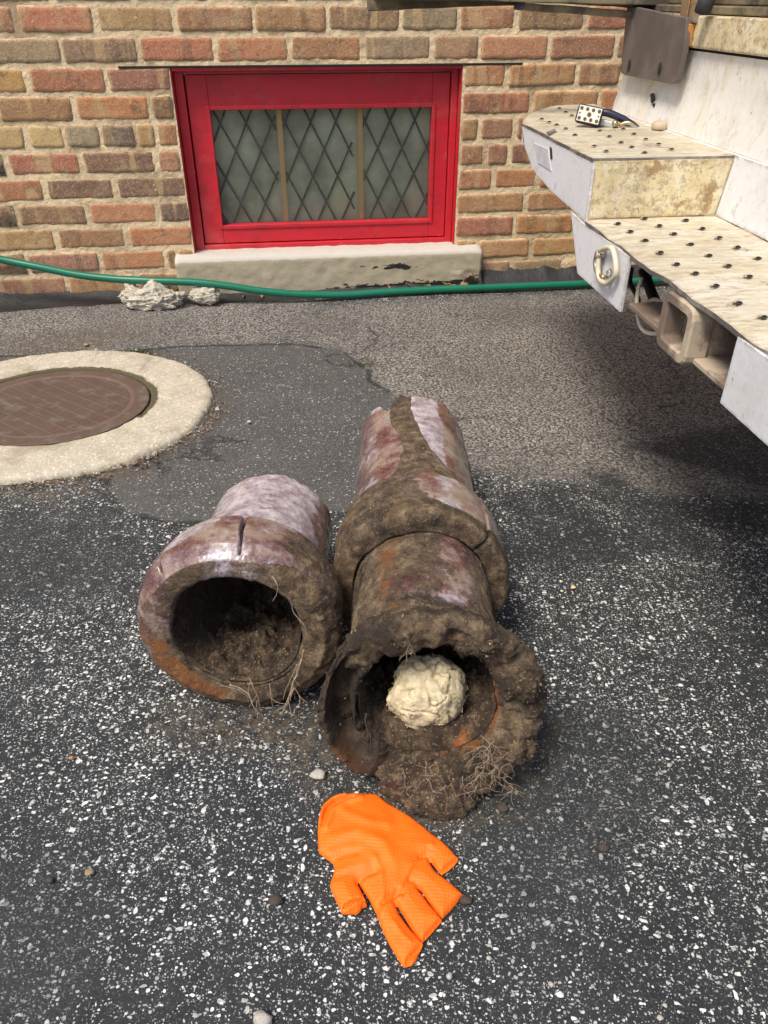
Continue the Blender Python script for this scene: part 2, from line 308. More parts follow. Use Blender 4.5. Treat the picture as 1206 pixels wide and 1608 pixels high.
def mat_glove():
    k = NT('orange_nitrile'); P = k.obj()
    mp = k.n('ShaderNodeMapping'); mp.inputs['Rotation'].default_value = (0, 0, R(8)); k.L(P, mp.inputs[0]); s = k.sep(mp.outputs[0])
    gx = k.m_('SINE', k.m_('MULTIPLY', s[0], 2 * math.pi / .0036)); gy = k.m_('SINE', k.m_('MULTIPLY', s[1], 2 * math.pi / .0036))
    g = k.m_('MULTIPLY', k.m_('MAXIMUM', gx, gy), k.ss(k.noise(12, P, 2), .36, .5))
    col = k.mix(k.noise(25, P, 4), (.95, .135, .001), (1.0, .185, .002)); col = k.mix(k.m_('MULTIPLY', k.ss(k.noise(18, P, 8, .8), .56, .68), .3), col, (.50, .09, .012))
    nn = k.bump(g, .30, .0005); nn = k.bump(k.noise(35, P, 3, .5), .15, .002, nn)
    return k.out(col, .62, nn, Subsurface_Weight=.12, Subsurface_Radius=(.01, .004, .001), Subsurface_Scale=.3)
M = dict(
    asphalt=mat_asphalt(), brick=mat_brick(), mortar=mat_mortar(), red=mat_red(), clay=mat_clay(), mud=mat_mud(), mudr=mat_mud('mud_with_rust', .9, True), soil=mat_mud('loose_soil', 1.15), soild=mat_mud('dark_bore_soil', .72),
    glove=mat_glove(),
    white=mat_truck('white_truck_paint', .12, .22, (1, 1, .8)), tread=mat_truck('worn_tread_paint', .85, .55, (.55, 2.2, 1), (.62, .59, .50), .8, (.52, .46, .32), (.68, .64, .53)), yellow=mat_truck('stained_yellow_paint', 1.1, .95, (1, 1, 1), (.66, .60, .42), .8, (.68, .57, .33), (.76, .71, .54)),
    cream=mat_truck('streaked_cream_paint', .26, .16, (1, 1, .45), (.74, .73, .70)), rustw=mat_truck('rusty_chipped_paint', .40, 1.5, (1, 1, 1), (.24, .18, .14), .8, (.36, .29, .21), (.46, .39, .29)),
    recv=mat_simple('rusty_receiver_paint', (.20, .15, .115), .75, .5, 25, .6, .002, 0, (.46, .38, .28), (.50, .62)),
    plate=mat_simple('faded_reflector', (.58, .58, .61), .4, .3, 60),
    black=mat_simple('black_rubber', (.015, .015, .017), .6), darkp=mat_simple('weathered_brown_plastic', (.105, .088, .078), .55, .35, 14, .3, .001, 0, (.16, .13, .12)),
    wood=mat_simple('weathered_timber', (.085, .068, .045), .8, .5, 22, .5, .002, 0, (.22, .18, .11)), gal=mat_simple('galvanised_steel', (.42, .42, .38), .45, .3, 30, .3, .001, .6),
    chassis=mat_simple('chassis_black', (.02, .02, .021), .7), bare=mat_simple('bare_worn_steel', (.16, .15, .145), .5, .35, 40, .4, .001, .4, (.33, .31, .28)),
    orange=mat_simple('rust_orange', (.50, .22, .05), .8, .4, 40, .5, .002, 0, (.20, .08, .03), (.58, .7)),
    wire=mat_simple('cream_cable', (.62, .56, .42), .5), tan=mat_simple('tan_rubber', (.50, .40, .28), .6),
    steel=mat_simple('chromed_steel', (.55, .54, .5), .3, .2, 60, .2, .001, .85, (.45, .36, .2)),
    navy=mat_simple('navy_rubber', (.012, .016, .045), .4), lens=mat_simple('led_panel', (.72, .66, .58), .25), led=mat_simple('led_bead', (.10, .08, .05), .2),
    hose=mat_simple('green_hose', (.006, .15, .085), .33, .12, 20, .15, .0005), leaf=mat_simple('dry_leaf', (.28, .15, .07), .8, .5, 60, .5, .001, 0, (.40, .27, .16)),
    dividers=mat_simple('tan_wood', (.95, .50, .18), .6, .1, 30), lead=mat_simple('lead_came', (.012, .013, .012), .8),
    root=mat_simple('dry_root', (.40, .30, .21), .85, .3, 80), root2=mat_simple('dark_root', (.10, .07, .05), .9, .3, 80),
    crumb=mat_simple('pale_crumb', (.30, .22, .13), .95, .5, 150, .5, .002),
    pebble=mat_simple('pebble', (.45, .42, .37), .85, .4, 200, .5, .002), pebdark=mat_simple('dark_clod', (.07, .055, .045), .95, .5, 150, .6, .002), pebyel=mat_simple('yellow_pebble', (.68, .56, .28), .8, .2, 200),
    moss=mat_simple('moss', (.05, .085, .015), .95, .5, 200, .8, .004),
)
def mk():
    k = NT('concrete'); P = k.obj()
    c = k.mix(k.noise(25, P, 7, .65), (.35, .315, .245), (.60, .55, .43)); v = k.vor(260, P); s = k.sep(v['Color'])
    c = k.mix(k.m_('MULTIPLY', k.m_('LESS_THAN', s[0], .35), .6), c, k.mix(s[1], (.28, .24, .17), (.78, .74, .62)))
    c = k.mix(k.ss(k.noise(6, P, 8, .75), .50, .66), c, (.33, .285, .20)); c = k.mix(k.m_('MULTIPLY', k.ss(k.noise(9, k.v_('MULTIPLY', P, (1, .4, 1)), 8, .75), .56, .68), .6), c, (.20, .17, .12))
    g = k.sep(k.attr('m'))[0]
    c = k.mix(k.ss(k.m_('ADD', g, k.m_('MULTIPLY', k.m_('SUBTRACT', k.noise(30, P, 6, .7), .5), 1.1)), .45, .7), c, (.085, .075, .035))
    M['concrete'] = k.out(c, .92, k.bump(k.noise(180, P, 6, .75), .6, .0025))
    k = NT('stone_sill'); P = k.obj()
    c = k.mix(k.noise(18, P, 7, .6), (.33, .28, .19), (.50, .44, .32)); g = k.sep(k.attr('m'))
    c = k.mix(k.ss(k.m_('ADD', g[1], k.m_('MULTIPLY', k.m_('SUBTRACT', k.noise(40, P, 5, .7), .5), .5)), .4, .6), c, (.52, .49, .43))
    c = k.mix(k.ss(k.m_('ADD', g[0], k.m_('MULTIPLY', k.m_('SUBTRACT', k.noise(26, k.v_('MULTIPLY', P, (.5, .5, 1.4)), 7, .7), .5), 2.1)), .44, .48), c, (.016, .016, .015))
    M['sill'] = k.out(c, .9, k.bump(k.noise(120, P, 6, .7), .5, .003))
    k = NT('rusty_iron'); P = k.obj()
    c = k.mix(k.noise(12, P, 7, .65), (.075, .046, .036), (.140, .088, .066)); c = k.mix(k.ss(k.noise(30, P, 6, .7), .5, .68), c, (.15, .125, .11))
    g = k.sep(k.attr('m'))[0]; c = k.mix(k.m_('MULTIPLY', g, .32), c, (.27, .20, .155))
    M['iron'] = k.out(c, .75, k.bump(k.noise(220, P, 5, .7), .5, .001), Metallic=.15)
    k = NT('pale_fibre'); P = k.obj()
    c = k.mix(k.noise(35, P, 7, .7), (.80, .64, .36), (.97, .88, .63)); c = k.mix(k.ss(k.noise(50, P, 8, .8), .54, .68), c, (.30, .21, .10))
    gz = k.sep(k.attr('m'))[0]; c = k.mix(k.m_('MULTIPLY', gz, .75), c, (.14, .10, .05))
    M['fibre'] = k.out(c, .85, k.bump(k.noise(150, k.v_('MULTIPLY', P, (1, 1, 2.6)), 8, .8), .8, .005))
    k = NT('leaded_backing'); P = k.obj()
    c = k.ramp(k.noise(7, P, 5, .6), [(.32, (.28, .28, .22)), (.5, (.60, .59, .47)), (.66, (.88, .86, .70))])
    g = k.sep(k.attr('m')); c = k.mix(k.m_('MULTIPLY', k.ss(k.m_('ADD', g[0], k.m_('MULTIPLY', k.m_('SUBTRACT', k.noise(16, P, 5, .6), .5), 1.4)), .5, 1.0), .6), c, (.90, .86, .58))
    M['backing'] = k.out(c, .35, k.bump(k.noise(35, P, 3), .2, .003))
    k = NT('window_pane'); g = k.noise(25, k.obj(), 6, .6)
    k.t.nodes.remove(k.b); tr = k.n('ShaderNodeBsdfTransparent'); gl = k.n('ShaderNodeBsdfGlossy'); df = k.n('ShaderNodeBsdfDiffuse'); gl.inputs['Roughness'].default_value = .12
    tr.inputs[0].default_value = (.93, .95, .91, 1); df.inputs[0].default_value = (.52, .52, .43, 1)
    fr = k.n('ShaderNodeFresnel'); fr.inputs[0].default_value = 1.28
    m1 = k.n('ShaderNodeMixShader'); k.L(k.m_('ADD', k.m_('MULTIPLY', g, .12), .02), m1.inputs[0]); k.L(tr.outputs[0], m1.inputs[1]); k.L(df.outputs[0], m1.inputs[2])
    m2 = k.n('ShaderNodeMixShader'); k.L(fr.outputs[0], m2.inputs[0]); k.L(m1.outputs[0], m2.inputs[1]); k.L(gl.outputs[0], m2.inputs[2])
    k.L(m2.outputs[0], k.t.nodes['Material Output'].inputs[0]); M['pane'] = k.m
    k = NT('rubble'); P = k.obj()
    c = k.mix(k.noise(45, P, 8, .75), (.34, .29, .21), (.90, .84, .70)); c = k.mix(k.ss(k.noise(110, P, 6, .75), .56, .68), c, (.08, .07, .055))
    M['rubble'] = k.out(c, .95, k.bump(k.noise(120, P, 8, .8), .9, .007))
    k = NT('tar'); P = k.obj()
    c = k.mix(k.noise(20, P, 6, .65), (.010, .010, .011), (.030, .029, .029)); c = k.mix(k.ss(k.noise(26, k.v_('MULTIPLY', P, (.5, 1, 1)), 7, .7), .66, .70), c, (.27, .25, .21))
    M['tar'] = k.out(c, .55, k.bump(k.noise(60, P, 7, .7), .8, .004))
mk()
# ------------------------------------------------------------------ ground
def sdist(poly, X, Y):
    px = np.array([p[0] for p in poly]); py = np.array([p[1] for p in poly]); n = len(poly)
    d = np.full(X.shape, 1e9); ins = np.zeros(X.shape, bool)
    for i in range(n):
        j = (i + 1) % n; ax, ay, bx, by = px[i], py[i], px[j], py[j]
        ex, ey = bx - ax, by - ay; L = ex * ex + ey * ey + 1e-12
        t = np.clip(((X - ax) * ex + (Y - ay) * ey) / L, 0, 1)
        d = np.minimum(d, np.hypot(X - ax - t * ex, Y - ay - t * ey))
        c = ((ay > Y) != (by > Y)) & (X < (bx - ax) * (Y - ay) / (by - ay + 1e-15) + ax); ins ^= c
    return np.clip(np.where(ins, d, -d), -.3, .3)
def gpoly(pts): return [tuple(GP(x, y)[:2]) for x, y in pts]
def coords(lo, hi, st, far):
    a = list(np.arange(lo, hi + 1e-6, st)); s_ = st; x = hi
    while x < far: s_ *= 1.35; x += s_; a.append(x)
    s_ = st; x = lo; b = []
    while x > -far: s_ *= 1.35; x -= s_; b.append(x)
    return np.array(b[::-1] + a)
xs = coords(-1.5, 1.3, .009, 30); ys = coords(.15, 2.6, .009, 30)
X, Y = np.meshgrid(xs, ys)
patch = sdist(gpoly([(60, 556), (200, 549), (300, 541), (400, 538), (470, 537), (540, 549), (578, 578), (582, 596), (612, 612), (655, 665), (640, 780), (530, 800), (430, 800), (340, 816), (260, 815), (205, 802), (183, 780), (168, 752), (100, 740), (-80, 700), (-200, 560)]), X, Y)
old = sdist(gpoly([(470, 530), (496, 492), (520, 478), (700, 468), (1000, 455), (1300, 455), (1700, 700), (1400, 760), (1206, 765), (1060, 775), (960, 755), (860, 745), (780, 738), (700, 735), (640, 720), (590, 600), (575, 575), (540, 548)]), X, Y)
old = np.maximum(old, sdist(gpoly([(-400, 470), (500, 470), (500, 530), (470, 530), (300, 538), (200, 545), (60, 552), (-200, 560), (-400, 560)]), X, Y))
seal = np.maximum(np.maximum(sdist(gpoly([(-150, 800), (20, 790), (190, 800), (215, 850), (215, 935), (60, 945), (-150, 950)]), X, Y), sdist(gpoly([(-60, 1330), (100, 1350), (180, 1420), (170, 1540), (60, 1608), (-150, 1608)]), X, Y)),
                  sdist(gpoly([(770, 1130), (900, 1090), (1000, 1120), (1050, 1250), (960, 1400), (860, 1480), (760, 1420), (740, 1250)]), X, Y))
dirt = np.maximum(np.maximum(sdist(gpoly([(-100, 752), (120, 745), (240, 690), (320, 650), (345, 600), (352, 650), (260, 730), (150, 770), (-100, 800)]), X, Y), sdist(gpoly([(240, 1110), (520, 1110), (540, 1200), (500, 1230), (440, 1180), (260, 1160)]), X, Y)),
                  sdist(gpoly([(490, 1230), (760, 1240), (860, 1100), (880, 1180), (800, 1290), (700, 1310), (520, 1290)]), X, Y)); dirt = np.maximum(dirt, sdist(gpoly([(-50, 545), (60, 520), (230, 510), (240, 530), (60, 560), (-50, 575)]), X, Y))
tarm = (-1) * np.ones_like(X)
nrm = -(X * 0) 
vdist = (X * VD.x + (Y - OR.y) * VD.y)
tarm = vdist + .075 + .02 * np.sin(X * 9) * np.where(X > .2, .2, 1)
skid = np.maximum.reduce([sdist(gpoly(p), X, Y) for p in ([(900, 762), (1100, 790), (1300, 800), (1300, 850), (1100, 815), (930, 780)], [(770, 850), (860, 845), (1000, 830), (1080, 850), (900, 880), (780, 890)], [(930, 745), (965, 742), (1110, 850), (1060, 870)], [(790, 775), (815, 775), (900, 860), (850, 870)], [(850, 765), (875, 765), (985, 870), (930, 880)], [(1000, 700), (1300, 640), (1500, 760), (1250, 770)])])
Zg = np.zeros_like(X)
nv = X.size
gm = MB()
gm.v = [Vector((a, b, c)) for a, b, c in zip(X.ravel(), Y.ravel(), Zg.ravel())]
for i in range(nv):
    p = gm.v[i]
    if -1.6 < p.x < 1.4 and p.y < 2.7: p.z = noise.noise(p * 2.3) * .004 + noise.noise(p * 9) * .0012 - .004
nx_, ny_ = len(xs), len(ys)
gm.f = [(j * nx_ + i, j * nx_ + i + 1, (j + 1) * nx_ + i + 1, (j + 1) * nx_ + i) for j in range(ny_ - 1) for i in range(nx_ - 1)]; gm.mi = [0] * len(gm.f)
gm.at['m1'] = np.stack([patch.ravel(), old.ravel(), seal.ravel()], 1); gm.at['m2'] = np.stack([dirt.ravel(), tarm.ravel(), skid.ravel()], 1)
ground = gm.build('asphalt_ground', M['asphalt'], smooth=True, fixn=False); tag(ground, 'dark asphalt driveway with white stone chips and patched areas', None, None, 'structure')
# black tar fillet sealing the foot of the wall
t = MB(); us = np.arange(-1.5, 2.2, .012); rows = 9
for i, u in enumerate(us):
    top = (.012 + .010 * noise.noise(Vector((u * 6, 0, 3)))) if u < .30 else (.062 + .016 * noise.noise(Vector((u * 22, 1, 3))) + .006 * noise.noise(Vector((u * 70, 1, 3))))
    if u < -.66: top = .036 + .02 * noise.noise(Vector((u * 8, 0, 3))) + .008 * noise.noise(Vector((u * 40, 0, 5)))
    wd = .07 + .02 * noise.noise(Vector((u * 7, 4, 3)))
    for r_ in range(rows):
        q = r_ / (rows - 1); v = -wd * (1 - q) ** 1.2 + (-.004 if u < .31 and u > -.66 else .012) * q; z = -.006 + (top + .006) * q ** 1.7 + .003 * noise.noise(Vector((u * 30, q * 6, 2)))
        if -.66 < u < .31: v -= .04 
        t.v.append(W(u, v, z))
t.f = [(i * rows + r_, (i + 1) * rows + r_, (i + 1) * rows + r_ + 1, i * rows + r_ + 1) for i in range(len(us) - 1) for r_ in range(rows - 1)]; t.mi = [0] * len(t.f)
tag(t.build('tar_fillet', M['tar'], smooth=True), 'black tar fillet along the foot of the brick wall', None, None, 'structure')
# ------------------------------------------------------------------ brick house
house = thing('brick_house', 'tan and red brick house wall with a red basement window', 'house', W(0, 0, 0))
ZC = [.719 - .068 * i for i in range(12)]
OPN = (-.577, .221, .122, .6095)     # opening u0,u1,z0,z1
def jx(row, xs_, y): return [uvz(WPt(x, y))[0] for x in xs_]
PY = {-1: -3, 0: 32, 1: 80, 2: 126, 3: 171, 4: 214, 5: 257, 6: 298, 7: 338, 8: 375, 9: 411, 10: 446}
JX = {-1: ([-60, 79, 209, 330, 455, 560, 680, 790, 900, 1010], None), 0: ([-95, 25, 150, 275, 398, 514, 628, 720, 811, 919, 1040], None), 1: ([-30, 96, 219, 339, 455, 569.5, 679, 753, 861, 966, 1070], None),
      2: ([-85, 43.5, 167], [795, 905, 975]), 3: ([-5, 117, 237], [834, 938, 1000]), 4: ([-20, 41, 102, 157, 214, 246], [752, 808, 905]), 5: ([13, 129, 245], [762, 797, 905]), 6: ([-40, 70, 182], [773.5, 843, 935]),
      7: ([25, 139, 249], [823, 920]), 8: ([-30, 89, 200], [805, 900]), 9: ([42, 156.5, 261], [748, 831, 930]), 10: ([-15, 106, 215], [800, 880])}
PAL = [((.42, .185, .085), 5), ((.37, .165, .080), 5), ((.28, .150, .078), 4), ((.46, .235, .095), 5), ((.33, .205, .11), 2), ((.42, .215, .10), 4)]
def pick(): return random.choices([p[0] for p in PAL], [p[1] for p in PAL])[0]
SPEC = {(4, 0): (.50, .34, .15), (4, 1): (.56, .40, .17), (4, 2): (.33, .27, .16), (4, 3): (.13, .10, .075), (1, 0): (.34, .25, .14), (1, 1): (.26, .165, .10), (2, 1): (.38, .15, .075), (6, 1): (.19, .11, .07), (6, 2): (.20, .12, .075),
        (5, 1): (.21, .115, .07), (7, 2): (.13, .085, .065), (8, 1): (.33, .17, .085), (0, 6): (.28, .22, .12), (1, 8): (.33, .15, .08), (1, 9): (.32, .15, .08)}
bk = MB()
def brick(u0, u1, z0, z1, col, fine=True, plain=None):
    g = .0045; u0 += g + random.uniform(-.001, .003); u1 -= g + random.uniform(-.001, .003); z0 += .0048 + random.uniform(-.001, .002); z1 -= .0048 + random.uniform(-.001, .002)
    if u1 - u0 < .012: return
    wd, ht = u1 - u0, z1 - z0; nx = max(4, int(wd / .0055)) if fine else 2; ny = 10 if fine else 2
    seed = random.uniform(0, 90); pr = random.uniform(-.002, .003); tilt = random.uniform(-.012, .012)
    vs = []; wc = []; rd = []; k0 = random.random()
    cre = random.choice([0, .5, .8, 1, 1]); drk = random.choice([0, .3, .7, 1])
    if plain: cre, drk = plain
    for j in range(ny + 1):
        for i in range(nx + 1):
            a, b = i / nx, j / ny; u = u0 + wd * a; z = z0 + ht * b
            de = min(a, 1 - a) * wd; df = min(b, 1 - b) * ht; d = min(de, df); dd = math.hypot(max(0, .006 - de), max(0, .006 - df))
            if fine:
                q = Vector((u * 28 + seed, z * 28, seed))
                e = math.exp(-d / .006)
                u += noise.noise(q) * .0035 * e; z += noise.noise(q + Vector((9, 3, 1))) * .003 * e + tilt * (a - .5) * .25
                v = -.0024 - pr * .7 + .0036 * (dd / .006) ** 2.5 + noise.noise(q * .6) * .0012 + noise.noise(q * 3.1) * .0006
                cr = max(0, .008 - de) * max(0, .008 - df) / .008 ** 2 * .0016
                u += cr if a < .5 else -cr; z += cr if b < .5 else -cr
            else: v = -.002
            vs.append(W(u, v, z)); wc.append((u - u0 + seed, z - z0 + seed * .3, seed * .7 + v)); rd.append((cre, drk, d))
    fs = [(j * (nx + 1) + i, j * (nx + 1) + i + 1, (j + 1) * (nx + 1) + i + 1, (j + 1) * (nx + 1) + i) for j in range(ny) for i in range(nx)]
    # skirt into the mortar
    rim = [i for i in range(nx + 1)] + [(j) * (nx + 1) + nx for j in range(1, ny + 1)] + [ny * (nx + 1) + i for i in range(nx - 1, -1, -1)] + [j * (nx + 1) for j in range(ny - 1, 0, -1)]
    n0 = len(vs); 
    for r_ in rim: vs.append(vs[r_] + VD * .03); wc.append(wc[r_]); rd.append((cre, drk, 0))
    m_ = len(rim); fs += [(rim[i], rim[(i + 1) % m_], n0 + (i + 1) % m_, n0 + i) for i in range(m_)]
    bk.add(vs, fs); bk.attr('wc', wc); bk.attr('bcol', [col] * len(vs)); bk.attr('brnd', rd)
def course(z0, z1, joints, r_, fine=True):
    for i in range(len(joints) - 1):
        c = SPEC.get((r_, i)) or tuple(x * random.uniform(.85, 1.15) for x in pick())
        pl = None
        if (r_, i) in ((4, 0), (4, 1)): pl = (0, 0)
        brick(joints[i], joints[i + 1], z0, z1, c, fine, pl)
def fill(a, b, step=.213):
    o = []; x = a
    while x < b: o.append(x); x += step
    return o + [b]
for r_ in range(-1, 11):
    z1 = .719 - .068 * r_ + .034; z0 = z1 - .068; y = PY[r_]; L_, Rr = JX[r_]
    if Rr is None:
        j = jx(r_, L_, y); course(z0, z1, j, r_); course(z0, z1, fill(-3.4 + .05 * (r_ % 2), j[0]), 99, False); course(z0, z1, fill(j[-1], 4), 99, False)
    else:
        j = jx(r_, L_, y); le = OPN[0] if r_ < 9 else (-.635 if r_ == 10 else OPN[0])
        if r_ == 9: le = -.633
        j = [x for x in j if x < le - .02] + [le + .004]; course(z0, z1, j, r_); course(z0, z1, fill(-3.4, j[0]), 99, False)
        k_ = jx(r_, Rr, y); rs = OPN[1] if r_ < 9 else .222
        if r_ == 10: rs = .31
        k_ = [rs - .002] + [x for x in k_ if x > rs + .02]; course(z0, z1, k_, r_ + 50); course(z0, z1, fill(k_[-1], 4), 99, False)
brick(-.633, -.577, .112, .141, (.42, .22, .09)); brick(-.66, -.633, .073, .141, (.40, .19, .08))
course(-.03, .005, fill(-1.4, -.635), 70); course(-.03, .005, fill(.31, 1.6), 70)
for r_ in list(range(-26, -1)):
    z1 = .719 - .068 * r_ + .034; course(z1 - .068, z1, fill(-3.4 + (.107 if r_ % 2 else 0), 4), 99, False)
wall_faces = MB()
def mgrid(u0, u1, z0, z1, st, hole=None):
    nu = max(1, int((u1 - u0) / st)); nzz = max(1, int((z1 - z0) / st)); vs = []; 
    for j in range(nzz + 1):
        for i in range(nu + 1):
            u = u0 + (u1 - u0) * i / nu; z = z0 + (z1 - z0) * j / nzz
            q = Vector((u, z, 0)); v = .0004 + noise.noise(q * 16) * .0016 + noise.fractal(q * 70, 1, 2, 3) * .0013 if st < .02 else .001
            vs.append(W(u, v, z))
    wall_faces.add(vs, [(j * (nu + 1) + i, j * (nu + 1) + i + 1, (j + 1) * (nu + 1) + i + 1, (j + 1) * (nu + 1) + i) for j in range(nzz) for i in range(nu)])
FL, FR, ZT = -1.3, 1.5, .84
mgrid(FL, OPN[0], -.05, OPN[3], .0045); mgrid(OPN[1], FR, -.05, OPN[3], .0045); mgrid(FL, FR, OPN[3], ZT, .0045)
mgrid(-3.4, FL, -.05, ZT, .3); mgrid(FR, 4, -.05, ZT, .3); mgrid(-3.4, 4, ZT, 2.52, .3)
# the wall's body behind: reveals and thickness
wall_faces.uvbox(-3.4, OPN[0], .012, .30, -.05, 2.52); wall_faces.uvbox(OPN[1], 4, .012, .30, -.05, 2.52); wall_faces.uvbox(OPN[0], OPN[1], .012, .30, OPN[3], 2.52); wall_faces.uvbox(OPN[0], OPN[1], .012, .30, -.05, OPN[2] - .02)
wo = wall_faces.build('wall', M['mortar'], house, smooth=False, fixn=True); wo['label'] = 'cream mortared wall of the brick house'
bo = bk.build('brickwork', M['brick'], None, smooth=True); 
for v_ in bo.data.vertices: v_.co = v_.co - ROOT[house.name]
bo.parent = wo; ROOT[bo.name] = ROOT[house.name]
# steel lintel: rusty thin edge over the window
l = MB(); l.uvbox(-.71, .39, -.004, .10, .609, .6135); l.build('lintel', M['lead'], house, bevel=.001)
# window: outer frame, sash, pane, leaded panel
def ring(mb, o, i, v0, v1):
    (a, b, c, d), (e, f, g, h) = o, i
    mb.uvbox(a, e, v0, v1, c, d); mb.uvbox(f, b, v0, v1, c, d); mb.uvbox(e, f, v0, v1, c, g); mb.uvbox(e, f, v0, v1, h, d)
fm = MB(); ring(fm, (-.574, .218, .117, .606), (-.549, .199, .134, .592), .038, .085)
win = fm.build('window', M['red'], house, bevel=.002); win['label'] = 'red painted wooden basement window with leaded diamond panels'
rv = MB(); rv.uvbox(-.577, -.5745, .006, .037, .12, .607); rv.uvbox(.2185, .221, .004, .037, .118, .607); rv.uvbox(-.574, .218, .004, .0375, .6005, .6082)
rv.build('painted_reveal', M['red'], win)
sm_ = MB(); ring(sm_, (-.546, .197, .1365, .5885), (-.488, .147, .188, .502), .050, .085)
ring(sm_, (-.4995, .1575, .178, .512), (-.487, .146, .189, .501), .046, .0498)
sash = sm_.build('sash', M['red'], win, bevel=.003)
pm = MB(); pm.uvbox(-.488, .147, .076, .079, .188, .502); pm.build('pane', M['pane'], win)
bm_ = MB(); nu, nz_ = 60, 34; vs = []; at = []
for j in range(nz_ + 1):
    for i in range(nu + 1):
        u = -.60 + .86 * i / nu; z = .12 + .46 * j / nz_; vs.append(W(u, .112 + .003 * noise.noise(Vector((u * 9, z * 9, 1))), z))
        pu, pz = u + .2, z
        g_ = .75 * math.exp(-((u + .16) / .14) ** 2 - ((z - .30) / .12) ** 2) + .6 * math.exp(-((u + .36) / .06) ** 2 - ((z - .27) / .1) ** 2) + .5 * math.exp(-((z - .19) / .035) ** 2) + .5 * math.exp(-((u + .1) / .05) ** 2 - ((z - .23) / .05) ** 2)
        at.append((g_, 0, 0))
bm_.add(vs, [(j * (nu + 1) + i, j * (nu + 1) + i + 1, (j + 1) * (nu + 1) + i + 1, (j + 1) * (nu + 1) + i) for j in range(nz_) for i in range(nu)]); bm_.attr('m', at)
bm_.build('frosted_glass', M['backing'], win)
# leaded diamonds traced from their spacing: cell .076 wide, .155 high
for (ua, ub, ph) in ((-.54, -.306, .0), (-.291, -.078, .012), (-.064, .19, .02)):
    lb = MB(); cw, ch = .0745, .148; z0, z1 = .165, .53
    for sgn in (1, -1):
        for k_ in range(-12, 14):
            # line: u = uc + sgn*(z - z0)*cw/ch
            uc = ua + ph + k_ * cw; pts = []
            for q in np.linspace(z0, z1, 30):
                u = uc + sgn * (q - z0) * cw / ch
                if ua <= u <= ub: pts.append(W(u + .0006 * noise.noise(Vector((u * 9, q * 9, k_))), .100 + .0015 * sgn, q))
            if len(pts) > 1: lb.tube(pts, .0032, 5)
    lb.build('leaded_lattice', M['lead'], win)
for pts in (((438, 174), (449.6, 350)), ((563, 168), (568, 346))):
    d_ = MB(); a = uvz(WPt(*pts[0], .105)); b = uvz(WPt(*pts[1], .105)); um = (a[0] + b[0]) / 2
    d_.uvbox(um - .0075, um + .0075, .0835, .096, .165, .53); d_.build('divider', M['dividers'], win, bevel=.001)
# stone sill
s_ = MB(); nu = 120; vs = []; at = []
prof = [(.045, .121), (.0, .1215), (-.028, .1165), (-.036, .110), (-.038, .100), (-.038, .07), (-.038, .04), (-.038, .015), (-.038, -.02), (.02, -.02)]
rp = []
for (a, b), (c, d) in zip(prof[:-1], prof[1:]):
    n_ = max(1, int(math.hypot(c - a, d - b) / .006)); rp += [(a + (c - a) * i / n_, b + (d - b) * i / n_) for i in range(n_)]
rp.append(prof[-1]); us = np.linspace(-.634, .303, nu)
for u in us:
    for (v, z) in rp:
        n_ = noise.fractal(Vector((u * 30, v * 30, z * 30)), 1, 2, 4) * .0022; ed = min(u + .634, .303 - u)
        vv = v + n_; zz = z + n_ * .8 - (.004 * math.exp(-ed / .006) if z > .09 else 0)
        if u > .16 and z < .05 and v < -.03: vv += .012 * sm(.16, .26, u) * noise.noise(Vector((u * 20, z * 20, 9)))
        vs.append(W(u, vv, zz))
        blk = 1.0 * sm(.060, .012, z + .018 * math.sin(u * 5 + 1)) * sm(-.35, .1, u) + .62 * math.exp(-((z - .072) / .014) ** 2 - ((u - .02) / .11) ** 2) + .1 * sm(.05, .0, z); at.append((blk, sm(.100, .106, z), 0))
m_ = len(rp); s_.add(vs, [(i * m_ + j, (i + 1) * m_ + j, (i + 1) * m_ + j + 1, i * m_ + j + 1) for i in range(nu - 1) for j in range(m_ - 1)] + [tuple(range(m_)), tuple((nu - 1) * m_ + j for j in range(m_))[::-1]]); s_.attr('m', at)
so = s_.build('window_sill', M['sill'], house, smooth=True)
# ------------------------------------------------------------------ lumps
def lump(name, mat, c, rad, amp, sc, seed, sub=5, parent=None, flat=None, ridge=0, attrf=None, rot=None, warp=None, mb=None, H=.6):
    bm = bmesh.new(); bmesh.ops.create_icosphere(bm, subdivisions=sub, radius=1)
    c = Vector(c); vs = []; 
    for v in bm.verts:
        d = v.co.normalized(); r_ = 1 + amp * noise.fractal(d * sc + Vector((seed, seed * .3, -seed)), H, 2, 6)
        if ridge: r_ += ridge * (1 - 2 * abs(noise.noise(d * sc * 1.7 + Vector((seed, 1, 2)) + noise.noise_vector(d * 3) * .5))) 
        p = Vector((d.x * rad[0], d.y * rad[1], d.z * rad[2])) * r_
        if warp: p = warp(p, d)
        if rot: p = rot @ p
        p = c + p
        if flat is not None and p.z < flat: p.z = flat + (p.z - flat) * .1
        vs.append(p)
    fs = [tuple(v.index for v in f.verts) for f in bm.faces]; own = mb is None
    mb = mb or MB(); mb.add(vs, fs)
    if attrf: mb.attr('m', [attrf(p) for p in vs])
    bm.free()
    return mb.build(name, mat, parent, smooth=True) if own else mb
c1 = GP(236, 487, .0)
def warpA(p, d):
    p.z *= 1 + .30 * math.sin(p.x * 75 + .6) * (p.z > 0); return p
tag(lump('concrete_chunk', M['rubble'], WPt(238, 468, -.115) + Vector((0, 0, .0)), (.084, .034, .040), .26, 2.9, 3.1, 6, flat=-.004, ridge=.0, warp=warpA, H=.8), 'larger rough grey concrete chunk beside the garden hose', 'rubble')
tag(lump('concrete_chunk', M['rubble'], WPt(322, 463, -.10), (.047, .028, .028), .24, 2.4, 8.4, 5, flat=-.004, H=.8), 'smaller pale concrete chunk in front of the window sill', 'rubble')
